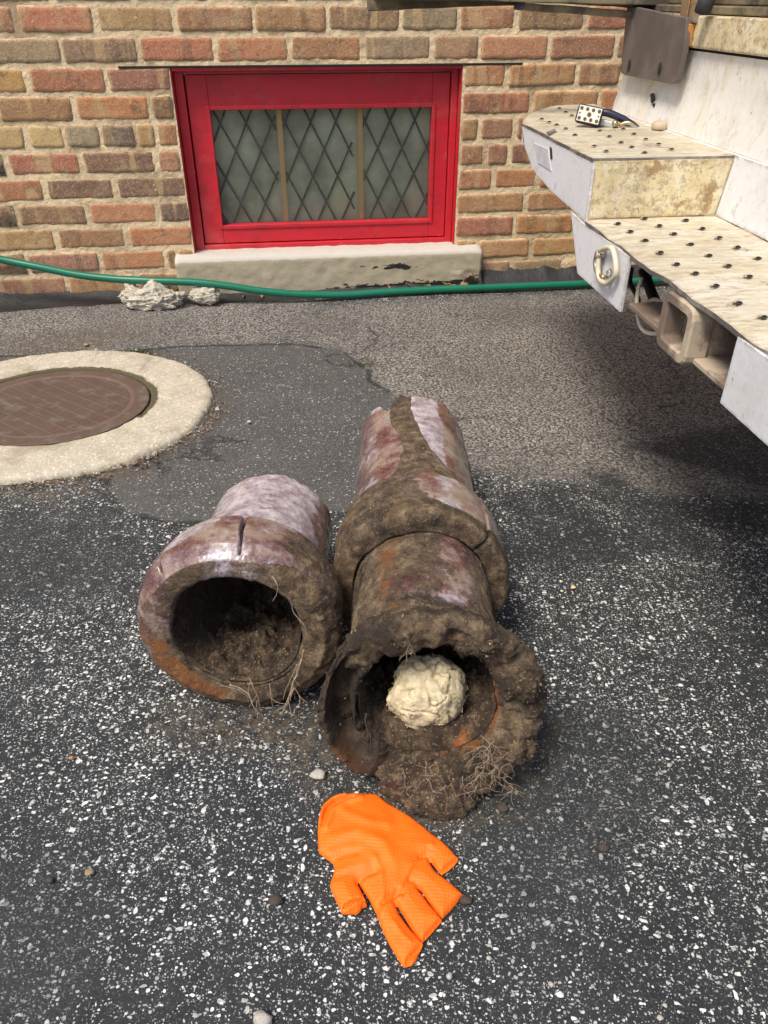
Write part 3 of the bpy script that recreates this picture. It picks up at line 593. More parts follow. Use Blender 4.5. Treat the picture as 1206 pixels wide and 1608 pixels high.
# ------------------------------------------------------------------ garden hose
hp = [(-60, 392, .03), (0, 407, .03), (60, 419, .04), (120, 431, .05), (180, 438, .06), (240, 441, .07), (300, 443, .075), (350, 448, .08), (410, 457, .085), (470, 462, .085), (540, 464, .08), (610, 462, .07), (680, 458, .065), (740, 454, .065), (800, 452, .065), (870, 449, .065), (940, 446, .065), (1010, 441, .065), (1100, 434, .065), (1250, 425, .065)]
pts = [WPt(x, y, -v - (.03)) for x, y, v in hp]
for p in pts: p.z = max(p.z, .0135)
def smooth_path(pts, n=8):
    out = []
    for i in range(len(pts) - 1):
        p0, p1, p2, p3 = pts[max(i - 1, 0)], pts[i], pts[i + 1], pts[min(i + 2, len(pts) - 1)]
        for k_ in range(n):
            t_ = k_ / n; out.append(.5 * ((2 * p1) + (p2 - p0) * t_ + (2 * p0 - 5 * p1 + 4 * p2 - p3) * t_ ** 2 + (3 * p1 - 3 * p2 + p3 - p0) * t_ ** 3))
    return out + [pts[-1]]
hm = MB(); hm.tube(smooth_path(pts), .0108, 14)
tag(hm.build('garden_hose', M['hose'], smooth=True), 'green garden hose running along the foot of the brick wall', 'hose')
# ------------------------------------------------------------------ manhole
MC = Vector((-.737, 1.563, 0))
cm = MB(); na, prof = 200, [(.185, -.03), (.2045, .004), (.209, .011), (.218, .012), (.24, .0125), (.27, .013), (.30, .0125), (.322, .011), (.330, .007), (.334, -.004), (.336, -.02)]
rp = []
for (a, b), (c, d) in zip(prof[:-1], prof[1:]):
    n_ = max(1, int(math.hypot(c - a, d - b) / .004)); rp += [(a + (c - a) * i / n_, b + (d - b) * i / n_) for i in range(n_)]
rp.append(prof[-1]); vs = []; at = []; na = 420
for i in range(na):
    a = 2 * math.pi * i / na; dx, dy = math.cos(a), math.sin(a); q = sm(.22, .334, 0)
    for (r_, z) in rp:
        k_ = sm(.24, .334, r_) * (.010 * noise.noise(Vector((dx * 2.5, dy * 2.5, 4))) + .004 * noise.noise(Vector((dx * 13, dy * 13, 4))) + .0025 * noise.noise(Vector((dx * 40, dy * 40, 4)))); k2 = (1 - sm(.205, .225, r_)) * .004 * noise.noise(Vector((dx * 9, dy * 9, 7)))
        rr = r_ + k_ + k2; kk_ = sm(.205, .26, r_); p = MC + Vector((dx * rr * (1.022 + .023 * kk_), dy * rr * (.928 + .037 * kk_), z)); p.z += .0012 * noise.fractal(p * 30, 1, 2, 3)
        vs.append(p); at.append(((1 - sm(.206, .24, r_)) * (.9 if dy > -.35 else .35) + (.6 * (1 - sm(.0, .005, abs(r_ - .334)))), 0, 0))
m_ = len(rp); cm.add(vs, [(i * m_ + j, i * m_ + j + 1, ((i + 1) % na) * m_ + j + 1, ((i + 1) % na) * m_ + j) for i in range(na) for j in range(m_ - 1)]); cm.attr('m', at)
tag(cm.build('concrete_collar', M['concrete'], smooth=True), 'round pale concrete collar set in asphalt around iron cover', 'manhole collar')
lm = MB(); st = .0016; n_ = int(.42 / st); idx = {}; ang = R(-38)
for j in range(n_):
    for i in range(n_):
        x, y = -.21 + i * st, -.21 + j * st; r_ = math.hypot(x, y)
        if r_ > .2015: continue
        a_ = x * math.cos(ang) + y * math.sin(ang); b_ = -x * math.sin(ang) + y * math.cos(ang)
        ln = 0
        if r_ < .160:
            ca = abs((b_ / .030) % 1 - .5); cb = abs((a_ / .062) % 1 - .5) 
            row = int(math.floor(b_ / .030)); cb = abs(((a_ + (.031 if row % 2 else 0)) / .062) % 1 - .5)
            ln = max(sm(.455, .482, ca) * .8, sm(.465, .485, cb) * .4)
            ca2 = abs(((a_ + b_ * .25) / .016) % 1 - .5); ln = max(ln, .22 * sm(.38, .47, ca2))
        elif r_ < .166: ln = 1.0 * sm(0, .003, r_ - .160)
        else: ln = .85
        if r_ > .1985: ln -= 1.2 * (r_ - .1985) / .003
        idx[(i, j)] = len(lm.v); lm.v.append(MC + Vector((x * 1.03, y * .94, .0095 + .0017 * ln + .0008 * noise.noise(Vector((x * 20, y * 20, 1)))))); lm.at.setdefault('m', []).append((ln if r_ < .17 else .2, 0, 0))
for (i, j), k_ in idx.items():
    q = [idx.get((i + 1, j)), idx.get((i + 1, j + 1)), idx.get((i, j + 1))]
    if None not in q: lm.f.append((k_, *q)); lm.mi.append(0)
k0 = len(lm.v); rim = [MC + Vector((.208 * math.cos(t_ * 2 * math.pi / 160), .190 * math.sin(t_ * 2 * math.pi / 160), zz)) for zz in (.0105, -.02) for t_ in range(160)]
lm.add(rim, [(i, (i + 1) % 160, 160 + (i + 1) % 160, 160 + i) for i in range(160)]); lm.at['m'] += [(.2, 0, 0)] * 320
lr = lm.build('manhole_cover', M['iron'], smooth=True); tag(lr, 'round rusty brown iron cover with raised diagonal ribs', 'manhole cover')
# ------------------------------------------------------------------ clay pipes
def pipe(name, A, B, prof, nu, mat, parent, dispf, attf, notch=None, step=.0022, cyc=True):
    """surface of revolution from front point A towards B; prof = list of (t, r)"""
    A = Vector(A); B = Vector(B); d = (B - A).normalized(); rt = d.cross(Vector((0, 0, 1))).normalized(); up = rt.cross(d).normalized()
    rp = []
    pr = prof + [prof[0]] if cyc else prof
    for (a, b), (c, e) in zip(pr[:-1], pr[1:]):
        L = math.hypot(c - a, e - b); n_ = max(1, int(L / step)); rp += [(a + (c - a) * i / n_, b + (e - b) * i / n_) for i in range(n_)]
    if not cyc: rp.append(pr[-1])
    m_ = len(rp); nrm_ = []
    for i in range(m_):
        p, q = rp[(i - 1) % m_], rp[(i + 1) % m_]; tx, ty = q[0] - p[0], q[1] - p[1]; l_ = math.hypot(tx, ty) or 1; nrm_.append((ty / l_, -tx / l_))
    mb = MB(); vs = []; at = []
    for i in range(nu):
        ph = 2 * math.pi * i / nu; rad = rt * math.cos(ph) + up * math.sin(ph)
        for j, (t_, r_) in enumerate(rp):
            p = A + d * t_ + rad * r_; dn = dispf(p, t_, r_, ph); nt_, nr_ = nrm_[j]
            sgn = 1
            q = p + (d * nt_ + rad * nr_) * (dn[0] * sgn) + d * dn[1]
            vs.append(q); at.append(attf(p, t_, r_, ph))
    fs = [(i * m_ + j, ((i + 1) % nu) * m_ + j, ((i + 1) % nu) * m_ + (j + 1) % m_, i * m_ + (j + 1) % m_) for i in range(nu) for j in range(m_ if cyc else m_ - 1)]
    mb.add(vs, fs); mb.attr('m', at); return mb.build(name, mat, parent, smooth=True)
def adiff(a, b): return (a - b + math.pi) % (2 * math.pi) - math.pi
# profile order outer: back -> front, then inside front -> back ; normal (-ty,tx) points outward for back->front outer run
# pipe one: the shorter pipe on the left
A1, B1 = Vector((-.180, .690, .1265)), Vector((-.167, .955, .098))
p1 = thing('clay_pipe', 'shorter left clay sewer pipe with cracked glazed hub and dark round mouth', 'pipe', (A1.x, A1.y, 0), 'old clay sewer pipes on the asphalt')
def crack(ph, t_, r_, c, t0, t1, wd, wob=0.0):
    if not (t0 < t_ < t1) or r_ < .09: return 0
    q = (t_ - t0) / (t1 - t0); cc = c + wob * (q - .5) + .012 * noise.noise(Vector((t_ * 90, 2, c)))
    return math.exp(-(adiff(ph, cc) * r_ / (wd * (.35 + .65 * q * (1.6 - q)))) ** 4)
def d1(p, t_, r_, ph):
    n_ = .0022 * nzs(p, 16) + .0006 * nzs(p, 60, 3, 3)
    face = sm(.018, .004, t_) * (r_ > .082); n_ += face * (.0012 * nz(p, 30, 5, 7) + .0007 * nz(p, 90, 3, 1))
    n_ += .0013 * sm(.3, .8, attr1(p, t_, r_, ph)[0]) * nz(p, 60, 5, 2)
    cr = crack(ph, t_, r_, R(86), .006, .084, .0032, .10) + crack(ph, t_, r_, R(131), .006, .066, .0040, -.12)
    if r_ > .088: n_ -= .016 * min(1, cr)
    back = sm(.235, .265, t_); off = -back * .012 * (noise.noise(Vector((math.cos(ph) * 2, math.sin(ph) * 2, 8))) + .4 * noise.noise(Vector((math.cos(ph) * 9, math.sin(ph) * 9, 8))))
    return (n_, off - face * .004 * math.sin(ph))
def attr1(p, t_, r_, ph):
    s_, c_ = math.sin(ph), math.cos(ph)     # c_ > 0 : right
    outer = r_ > .0895
    if r_ < .0795 and t_ > .006: return (1.4, 0, 0)  # bore clay darkened, the shade inside the mouth put into its colour
    if not outer or (t_ < .012 and r_ < .1): mud = .47 + .30 * sm(.0, .8, c_) + .16 * sm(.2, -.6, s_)
    else:
        mud = .14 + .50 * sm(0, .8, c_) * (1 if t_ < .10 else .6) + .30 * sm(.2, -.5, s_)
        if t_ < .030:
            lim = .110 + .022 * sm(.55, -.1, s_) + .012 * sm(.2, .8, c_)
            if r_ < lim: mud = max(mud, .47 + .32 * sm(.0, .8, c_) + .18 * sm(.2, -.6, s_))
            elif t_ < .02 and s_ > .3: mud -= .15
        if t_ > .1: mud -= .12
    rust = 0
    if t_ < .02: rust = (1.45 * math.exp(-(adiff(ph, R(208)) / .85) ** 2)) * sm(.083, .095, r_) + .3 * math.exp(-(adiff(ph, R(95)) / .8) ** 2)
    elif outer: rust = .95 * math.exp(-(adiff(ph, R(195)) / .6) ** 2); mud = max(mud, .5 * rust)
    pale = (.75 if t_ > .095 else .42) * sm(.1, .8, s_) + (.25 if t_ < .08 and t_ > .03 else 0) * math.exp(-(adiff(ph, R(125)) / .5) ** 2)  # pale: sky reflection painted on the upper side
    return (mud, rust, pale)
prof1 = [(.268, .090), (.13, .0925), (.108, .095), (.096, .103), (.086, .1165), (.079, .1225), (.05, .1262), (.024, .1265), (.014, .1240), (.003, .1120), (.0, .1085), (.0005, .098), (.002, .088), (.005, .0820), (.012, .0790), (.04, .0785), (.268, .074)]
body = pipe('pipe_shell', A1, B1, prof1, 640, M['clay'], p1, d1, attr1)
# roots
def roots(spec, mat, parent, Y, name='root_strands', seed=1):
    rnd = random.Random(seed); mb = MB()
    for (pts_, r_, nb) in spec:
        base = [YP(x, y, Y + rnd.uniform(-.004, .004)) for x, y in pts_]
        path = smooth_path(base, 6); path = [p + noise.noise_vector(p * 60) * .0025 for p in path]
        mb.tube(path, [r_ * (1 - .6 * i / len(path)) for i in range(len(path))], 5)
        for _ in range(nb):
            i = rnd.randrange(1, len(path) - 1); p = path[i].copy(); dr = ((path[i] - path[i - 1]).normalized() + Vector((rnd.uniform(-1, 1), rnd.uniform(-.5, .3), rnd.uniform(-.6, .6)))).normalized(); q = [p]
            for _k in range(6): p = p + dr * rnd.uniform(.002, .005); dr = (dr + Vector((rnd.uniform(-.4, .4), rnd.uniform(-.3, .3), rnd.uniform(-.5, .3)))).normalized(); q.append(p)
            mb.tube(q, r_ * .5, 4)
    return mb.build(name, mat, parent, smooth=True)
roots([([(477, 1020), (470, 1050), (459, 1075), (452, 1100), (441, 1124)], .0008, 3), ([(474, 1035), (462, 1068), (463, 1085), (484, 1104)], .0009, 2), ([(462, 1082), (447, 1105), (443, 1122)], .0008, 2), ([(468, 1042), (455, 1070), (444, 1098)], .0006, 2),
       ([(360, 1074), (385, 1086), (403, 1112), (426, 1147)], .0010, 2), ([(392, 1068), (404, 1090), (413, 1118)], .0006, 2), ([(424, 1075), (428, 1100), (430, 1122)], .0006, 2), ([(345, 1075), (365, 1080), (395, 1098)], .0005, 2),
       ([(405, 1100), (404, 1120), (407, 1132)], .0006, 1), ([(455, 940), (462, 960), (478, 985), (480, 1010)], .0005, 1), ([(427, 905), (433, 918), (436, 925)], .0006, 1)], M['root'], p1, .672, seed=4)
ax1 = (B1 - A1).normalized()
# soil lying inside pipe one
def soil_in(name, A, ax, t0, t1, rin, level, seed, mat, tilt=0):
    rt = ax.cross(Vector((0, 0, 1))).normalized(); upv = rt.cross(ax).normalized(); mb = MB(); nt_, nw = 80, 90; vs = []
    for i in range(nt_ + 1):
        t_ = t0 + (t1 - t0) * i / nt_
        for j in range(nw + 1):
            s_ = -1 + 2 * j / nw; base = A + ax * t_
            h = level + tilt * s_ * rin - .15 * rin * sm(t0 + .03, t1, t_) + .020 * nz(Vector((t_, s_ * rin, seed)), 26, 5) + .006 * nz(Vector((t_, s_ * rin, seed)), 90, 3)
            h *= 1
            if t_ < t0 + .02: h = -rin * .96 + (h + rin * .96) * math.sqrt(max(0, (t_ - t0) / .02))
            xx = s_ * rin; lim = math.sqrt(max(0, rin ** 2 - xx ** 2)); h = max(min(h, lim - .001), -lim)
            vs.append(base + rt * xx + upv * h)
    mb.add(vs, [(i * (nw + 1) + j, i * (nw + 1) + j + 1, (i + 1) * (nw + 1) + j + 1, (i + 1) * (nw + 1) + j) for i in range(nt_) for j in range(nw)])
    return mb.build(name, mat, None, smooth=True)
tag(soil_in('soil', A1, ax1, .006, .255, .0785, -.055, 2.2, M['soild'], .12), 'crumbly dark soil lying inside the shorter left pipe', 'soil', None, 'stuff')  # soil colour darkened to paint in the bore's shade
# pipe two: the longer jointed pipe on the right
A2, B2 = Vector((.047, .560, .128)), Vector((.050, 1.19, .100)); ax2 = (B2 - A2).normalized()
p2 = thing('clay_pipe', 'longer mud caked clay pipe of two joined lengths with pale plug', 'pipe', (A2.x, A2.y, 0), 'old clay sewer pipes on the asphalt')
J = .232        # where the rear length's hub begins
def d2r(p, t_, r_, ph):
    n_ = .0022 * nzs(p, 14) + .0006 * nzs(p, 60, 3, 3) + .0015 * sm(.4, .8, attr2r(p, t_, r_, ph)[0]) * nz(p, 54, 5, 2)
    if r_ > .09 and t_ < .16 : n_ -= .006 * math.exp(-(adiff(ph, R(42)) * r_ / .002) ** 2) * (t_ < .12)
    off = 0
    if t_ > .36:
        off = -sm(.36, .43, t_) * .022 * (noise.noise(Vector((math.cos(ph) * 1.6, math.sin(ph) * 1.6, 3.3))) + .5 * noise.noise(Vector((math.cos(ph) * 6, math.sin(ph) * 6, 8))))
        off -= .045 * math.exp(-(adiff(ph, R(118)) / .13) ** 2) * sm(.36, .43, t_)
    return (n_, off)
def attr2r(p, t_, r_, ph):
    s_, c_ = math.sin(ph), math.cos(ph); dg = math.degrees(ph) % 360
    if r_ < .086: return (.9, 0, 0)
    if t_ > .118:      # barrel behind the hub
        band = math.exp(-(adiff(ph, R(104) + .35 * sm(.38, .15, t_) * -1) / (.20 + .30 * sm(.25, .13, t_))) ** 4)
        mud = .12 + .95 * band + .45 * sm(.55, -.3, s_) + .3 * sm(.3, .9, c_); pale = 1.0 * math.exp(-(adiff(ph, R(78)) / .30) ** 4) + .6 * math.exp(-(adiff(ph, R(135)) / .3) ** 2) * .9  # pale strip: sky reflection painted along the top of the barrel
        return (mud, .15 * sm(0, -.8, c_), pale)
    mud = .60 - .72 * math.exp(-(adiff(ph, R(48)) / .62) ** 2) * sm(.015, .04, t_); mud = mud + .1 * sm(.06, .0, t_)
    return (mud, .05 + .25 * math.exp(-(adiff(ph, R(60)) / .3) ** 2) * sm(.07, .02, t_), .55 * math.exp(-(adiff(ph, R(72)) / .25) ** 2))
prof2r = [(.425, .093), (.20, .0935), (.135, .096), (.124, .101), (.116, .110), (.110, .1135), (.085, .1165), (.05, .1180), (.012, .1180), (.003, .1165), (-.003, .1120), (-.005, .104), (-.004, .090), (.02, .082), (.425, .078)]
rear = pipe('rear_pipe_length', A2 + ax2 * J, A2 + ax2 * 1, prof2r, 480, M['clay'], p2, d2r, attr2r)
def d2f(p, t_, r_, ph):
    s_ = math.sin(ph); n_ = .002 * nzs(p, 18) + .0007 * nzs(p, 70, 3, 3); m_ = attr2f(p, t_, r_, ph)[0]
    n_ += sm(.5, .9, m_) * (.0026 * nz(p, 34, 6, 2) + .0022 * nz(p, 95, 4, 2)) - .010 * math.exp(-(adiff(ph, R(158)) / .42) ** 2) * (r_ > .1) * sm(.1, .03, t_)
    fr = sm(.06, .0, t_); off = fr * (.018 * (s_ * .5 + .5) + .016 * noise.noise(Vector((math.cos(ph) * 1.8, s_ * 1.8, 5.5))) + .010 * noise.noise(Vector((math.cos(ph) * 6, s_ * 6, 1))))
    lf = math.exp(-(adiff(ph, R(188)) / .62) ** 4); off += .040 * lf * sm(.080, .087, r_) * sm(.113, .105, r_) * (t_ < .03) + .004 * lf * nz(p, 60, 4, 9)
    off += .010 * math.exp(-(adiff(ph, R(60)) / .5) ** 2) * sm(.12, .085, r_) * (t_ < .02)
    # bulge of mud at the right
    if r_ > .1: n_ += .007 * math.exp(-(adiff(ph, R(8)) / .35) ** 2) * sm(.09, .02, t_)
    return (n_, off)
def attr2f(p, t_, r_, ph):
    s_, c_ = math.sin(ph), math.cos(ph)
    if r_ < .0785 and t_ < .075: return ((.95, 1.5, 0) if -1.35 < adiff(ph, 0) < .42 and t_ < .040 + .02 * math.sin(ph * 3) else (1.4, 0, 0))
    if r_ < .0785: return (1.4, 0, 0)  # inside of the pipe painted dark as bore shade
    if t_ < .068: 
        mud = 1.14 + .30 * nz(p, 22, 4, 4) + .35 * (r_ < .112) * math.exp(-(adiff(ph, R(190)) / .8) ** 2) + .15 * sm(-.1, -.8, c_); rust = (1.1 if r_ > .106 else .2) * math.exp(-(adiff(ph, R(222)) / .28) ** 2) + .35 * math.exp(-(adiff(ph, R(28)) / .18) ** 2)
    else: mud = .60 + .5 * sm(.11, .06, t_) + .3 * sm(.2, .9, abs(c_)) * .5 - .32 * math.exp(-(adiff(ph, R(60)) / .35) ** 2); rust = .55 * math.exp(-(adiff(ph, R(122)) / .35) ** 2)
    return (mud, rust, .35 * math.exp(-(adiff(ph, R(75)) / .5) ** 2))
prof2f = [(.250, .087), (.10, .0885), (.078, .091), (.064, .101), (.052, .113), (.035, .1205), (.015, .1235), (.004, .1205), (-.001, .112), (.0, .100), (.002, .090), (.006, .0815), (.014, .0775), (.03, .076), (.250, .0755)]
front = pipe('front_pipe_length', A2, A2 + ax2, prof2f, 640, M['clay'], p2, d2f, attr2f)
# mud packed into the socket and heaped at the foot
rt2 = ax2.cross(Vector((0, 0, 1))).normalized(); up2 = rt2.cross(ax2).normalized()
def at2(t_, r_, deg): return A2 + ax2 * t_ + (rt2 * math.cos(R(deg)) + up2 * math.sin(R(deg))) * r_
mm = MB()
for i, (t_, r_, dg, rad) in enumerate([(.010, .094, 300, (.026, .016, .018)), (.008, .098, 325, (.022, .015, .020)), (.006, .102, 275, (.030, .018, .016)), (.008, .100, 250, (.020, .016, .014)), (.008, .112, 335, (.018, .020, .020)), (.002, .108, 300, (.028, .018, .016)), (.010, .110, 20, (.012, .012, .020)), (.016, .104, 62, (.022, .012, .010))]):
    lump('', None, at2(t_, r_, dg), [q * 1.05 for q in rad], .26, 2.2, i * 2.7 + 1, 4, mb=mm)
mm.build('mud_crust', M['mud'], p2, smooth=True); mm = MB()
lump('', None, GP(690, 1256, .010) , (.042, .020, .024), .16, 2.6, 5.5, 5, flat=-.004, mb=mm)
lump('', None, GP(655, 1236, .012), (.040, .018, .024), .2, 2.4, 9.5, 4, flat=-.004, mb=mm)
lump('', None, GP(650, 1190, .036), (.050, .024, .018), .25, 2.2, 3.5, 4, flat=-.004, mb=mm)
mm.build('mud_slab', M['mud'], p2, smooth=True)
tag(soil_in('soil', A2, ax2, .020, .20, .0755, -.040, 6.2, M['mudr'], .25), 'wet dark soil packed behind the pale plug in the long pipe', 'soil', None, 'stuff')
r2 = []
rr = random.Random(11)
for _ in range(26):
    x, y = rr.uniform(748, 800), rr.uniform(1150, 1235); r2.append(([(x, y), (x + rr.uniform(-9, 9), y + rr.uniform(3, 10)), (x + rr.uniform(-12, 12), y + rr.uniform(8, 20))], .00035, 3))
for _ in range(14):
    x, y = rr.uniform(600, 740), rr.uniform(1185, 1235); r2.append(([(x, y), (x + rr.uniform(-8, 8), y + rr.uniform(4, 12)), (x + rr.uniform(-12, 12), y + rr.uniform(8, 20))], .0003, 2))
r2 += [([(672, 1225), (680, 1240), (690, 1252)], .0009, 4)]
roots(r2, M['root'], p2, .536, seed=5)
for q_ in (([(682, 1128), (675, 1150), (678, 1175), (690, 1200)], .0006, 1), ([(640, 1000), (646, 1015), (651, 1030)], .0016, 2), ([(575, 1120), (578, 1150), (584, 1180)], .0007, 1)): roots([q_], M['root2'], p2, .556, 'dark_root', 6)
def crumbs(src, parent, n, seed, cond, mats, smin=.0007, smax=.0028):
    rc = random.Random(seed); me = src.data; o0 = ROOT[src.name]; mb = MB(); k_ = 0; tries = 0; N_ = len(me.vertices)
    at = me.attributes['m'].data if 'm' in me.attributes else None
    while k_ < n and tries < n * 60:
        tries += 1; i = rc.randrange(N_); v = me.vertices[i]; p = v.co + o0
        if not cond(p, at[i].vector if at else (1, 0, 0), v.normal): continue
        if noise.noise(p * 28 + Vector((seed, 0, 0))) < rc.uniform(-.35, .3): continue
        s_ = smin + (smax - smin) * rc.random() ** 3; c = p + v.normal * s_ * .3; a = [c + Vector((rc.uniform(-1, 1), rc.uniform(-1, 1), rc.uniform(-1, 1))).normalized() * s_ * rc.uniform(.5, 1.1) for _q in range(5)]
        mb.add(a, [(0, 1, 2), (0, 2, 3), (0, 3, 1), (4, 2, 1), (4, 3, 2), (4, 1, 3)], rc.choice((0, 0, 1, 2))); k_ += 1
    o = mb.build('soil_crumbs', mats, parent, fixn=False); o['kind'] = 'stuff'; return o
CM = [M['soil'], M['pebdark'], M['crumb']]
crumbs(front, p2, 3600, 1, lambda p, a, n: p.y < .66 and a[0] > .8 and p.z > .002, CM)
crumbs(rear, p2, 2200, 2, lambda p, a, n: a[0] > .55 and n.z > -.3 and n.y < .5, CM, .0006, .0020)
crumbs(body, p1, 2200, 3, lambda p, a, n: a[0] > .6 and n.z > -.5 and p.y < .9, CM, .0006, .0019)
crumbs([o for o in p2.children if o.name.startswith('mud_slab')][0], p2, 700, 4, lambda p, a, n: n.z > -.2, CM)
crumbs([o for o in p2.children if o.name.startswith('mud_crust')][0], p2, 700, 5, lambda p, a, n: n.y < .3, CM)
# pale matted plug inside the mouth
def fw(p, d):
    k_ = abs(noise.noise(d * 1.9 + Vector((4, 4, 4)) + noise.noise_vector(d * 4) * .15)); k2 = abs(noise.noise(Vector((d.x * 4, d.y * 3, d.z * 9)) + noise.noise_vector(d * 2.5) * .9))
    return p * (1 - .15 * max(0, .10 - k_) / .10 - .020 * max(0, .2 - k2) / .2)
fc = YP(670, 1086, .616)
tag(lump('fibre_plug', M['fibre'], fc, (.044, .037, .048), .14, 1.5, 4.4, 6, H=.85, warp=lambda p, d: fw(p, d) * (1 + .10 * (d.x - d.z * .3) * .3), attrf=lambda p: (sm(fc.z - .005, fc.z - .045, p.z) * .6 + sm(fc.x + .018, fc.x + .045, p.x) * .6 + .45 * sm(.1, .5, nz(p, 30, 5)), 0, 0)), 'pale cream clump of matted fibre plugging the long pipe mouth', 'debris')
lump('fibre_tail', M['fibre'], YP(655, 1134, .612), (.010, .010, .020), .3, 2.2, 2.4, 4, attrf=lambda p: (.5, 0, 0)) 
rf = random.Random(21); hb_ = MB(); fo = bpy.data.objects['fibre_plug']; fv = [v for v in fo.data.vertices if v.normal.y < .35]
for _ in range(200):
    v = rf.choice(fv); p = v.co.copy(); t_ = v.normal.cross(Vector((rf.uniform(-1, 1), rf.uniform(-1, 1), rf.uniform(-1, 1)))).normalized(); q = [p]
    for i in range(5): t_ = (t_ + Vector((rf.uniform(-.5, .5), rf.uniform(-.5, .5), rf.uniform(-.5, .5)))).normalized(); p = p + t_ * rf.uniform(.0008, .0022) + v.normal * (.0003 if i < 2 else -.0003); q.append(p)
    hb_.tube(q, rf.uniform(.00025, .0005), 4)
fs_ = hb_.build('loose_fibres', M['fibre'], None, smooth=True); fs_['kind'] = 'stuff'; fs_.parent = fo
ft = bpy.data.objects['fibre_tail']; fp = bpy.data.objects['fibre_plug']; ft.parent = fp
# ------------------------------------------------------------------ orange glove
gx = [(160, 310), (168, 262), (185, 215), (210, 182), (240, 160), (280, 140), (320, 130), (380, 127), (440, 128), (470, 133), (510, 132), (540, 140), (575, 172), (600, 190), (640, 210), (670, 228), (700, 245), (750, 280), (800, 320), (840, 350), (880, 385), (940, 430), (1000, 490), (1047, 543), (1020, 580), (985, 610), (940, 638), (915, 612), (892, 580), (872, 556), (862, 562), (880, 595), (905, 628), (945, 655), (1010, 705), (1075, 765), (1045, 805), (1000, 860), (945, 915), (900, 865), (850, 795), (812, 740), (795, 722), (788, 732), (820, 775), (865, 835), (905, 880), (943, 930), (900, 980), (860, 1025), (820, 1065), (790, 1035), (740, 965), (690, 880), (662, 838), (650, 842), (668, 885), (700, 930), (740, 985), (785, 1035), (824, 1080), (800, 1130), (775, 1185), (755, 1208), (700, 1222), (670, 1180), (640, 1130), (610, 1078), (580, 1020), (553, 955), (530, 890), (505, 840), (480, 790), (445, 738), (414, 684), (408, 698), (425, 735), (440, 765), (456, 800), (467, 835), (435, 850), (425, 868), (405, 885), (360, 884), (310, 885), (290, 840), (270, 800), (250, 758), (232, 715), (240, 675), (255, 640), (262, 605), (255, 572), (230, 548), (200, 530), (175, 508), (160, 490), (158, 430), (155, 370)]
gp = [GP(460 + x / 4.02, 1210 + y / 4.02, .008) for x, y in gx]
P2 = []; n0 = len(gp)
for i in range(n0):
    a, b = gp[i], gp[(i + 1) % n0]; n_ = max(1, int((b - a).length / .0012))
    P2 += [Vector((a.x + (b.x - a.x) * k_ / n_, a.y + (b.y - a.y) * k_ / n_)) for k_ in range(n_)]
nb = len(P2); xs_ = [p.x for p in P2]; ys_ = [p.y for p in P2]
gx_, gy_ = np.meshgrid(np.arange(min(xs_), max(xs_), .0012), np.arange(min(ys_), max(ys_), .0012)); gx_[::2] += .0006
sdg = sdist([tuple(p) for p in P2], gx_, gy_); ok = sdg > .0007
pts2 = P2 + [Vector((float(a), float(b))) for a, b in zip(gx_[ok], gy_[ok])]
vv, ee, ff, *_r = geometry.delaunay_2d_cdt(pts2, [(i, (i + 1) % nb) for i in range(nb)], [], 1, 1e-7)
VX = np.array([p.x for p in vv]); VY = np.array([p.y for p in vv]); SDv = np.maximum(0, sdist([tuple(p) for p in P2], VX, VY))
def gl(pts_, h, w_):   # crease or fold: height h, width w_, along a traced polyline
    q = [GP(460 + x / 4.02, 1210 + y / 4.02, .008) for x, y in pts_]; d = np.full(VX.shape, 9.)
    for a, b in zip(q[:-1], q[1:]):
        ex, ey = b.x - a.x, b.y - a.y; t_ = np.clip(((VX - a.x) * ex + (VY - a.y) * ey) / (ex * ex + ey * ey), 0, 1); d = np.minimum(d, np.hypot(VX - a.x - t_ * ex, VY - a.y - t_ * ey))
    return h * np.exp(-(d / w_) ** 2)
HZ = .0030 + .0038 * (1 - np.exp(-SDv / .0016)) + .0080 * (1 - np.exp(-SDv / .035))
for pl, h, w_ in (([(185, 330), (215, 235), (270, 190), (380, 163)], -.0050, .0022), ([(172, 300), (195, 220), (250, 170), (330, 145)], .0030, .0022), ([(210, 360), (250, 260), (330, 200), (430, 170)], .0030, .004), ([(260, 545), (330, 525), (410, 520)], -.0022, .0045), ([(250, 520), (330, 500), (420, 500)], .0012, .006),
                  ([(265, 665), (340, 650), (430, 640), (520, 625)], -.0022, .0045), ([(270, 640), (350, 622), (450, 612)], .0012, .006), ([(410, 690), (460, 660), (530, 640)], -.003, .003), ([(690, 760), (760, 620), (860, 500)], -.003, .003), ([(660, 800), (690, 740), (760, 600), (830, 545), (880, 470)], .0022, .003),
                  ([(570, 830), (620, 790), (690, 770)], -.003, .003), ([(650, 840), (640, 800), (660, 760)], -.003, .003), ([(795, 725), (770, 700), (740, 690)], -.002, .003), ([(872, 556), (840, 530), (800, 540)], -.003, .003), ([(560, 900), (600, 850), (640, 840)], .002, .003), ([(330, 260), (450, 330), (600, 350)], .0018, .006), ([(250, 420), (400, 400), (560, 470), (640, 600)], .002, .007), ([(520, 560), (560, 680), (560, 800)], .002, .004),
                  ([(325, 850), (370, 825), (440, 808)], -.0085, .0015), ([(355, 872), (400, 850), (430, 838)], .004, .0016), ([(720, 1195), (760, 1150), (805, 1100)], -.0085, .0016), ([(835, 1048), (880, 1000), (928, 945)], -.0075, .0014), ([(945, 625), (985, 590), (1035, 555)], -.0075, .0014), ([(965, 892), (1010, 840), (1060, 785)], -.0015, .0015), ([(640, 960), (700, 1040), (740, 1080)], .0015, .003)):
    HZ = HZ + gl(pl, h, w_)
HZ = np.maximum(HZ + np.array([.0016 * noise.fractal(Vector((a * 32, b * 32, 2)), 1, 2, 2) for a, b in zip(VX, VY)]), .002)
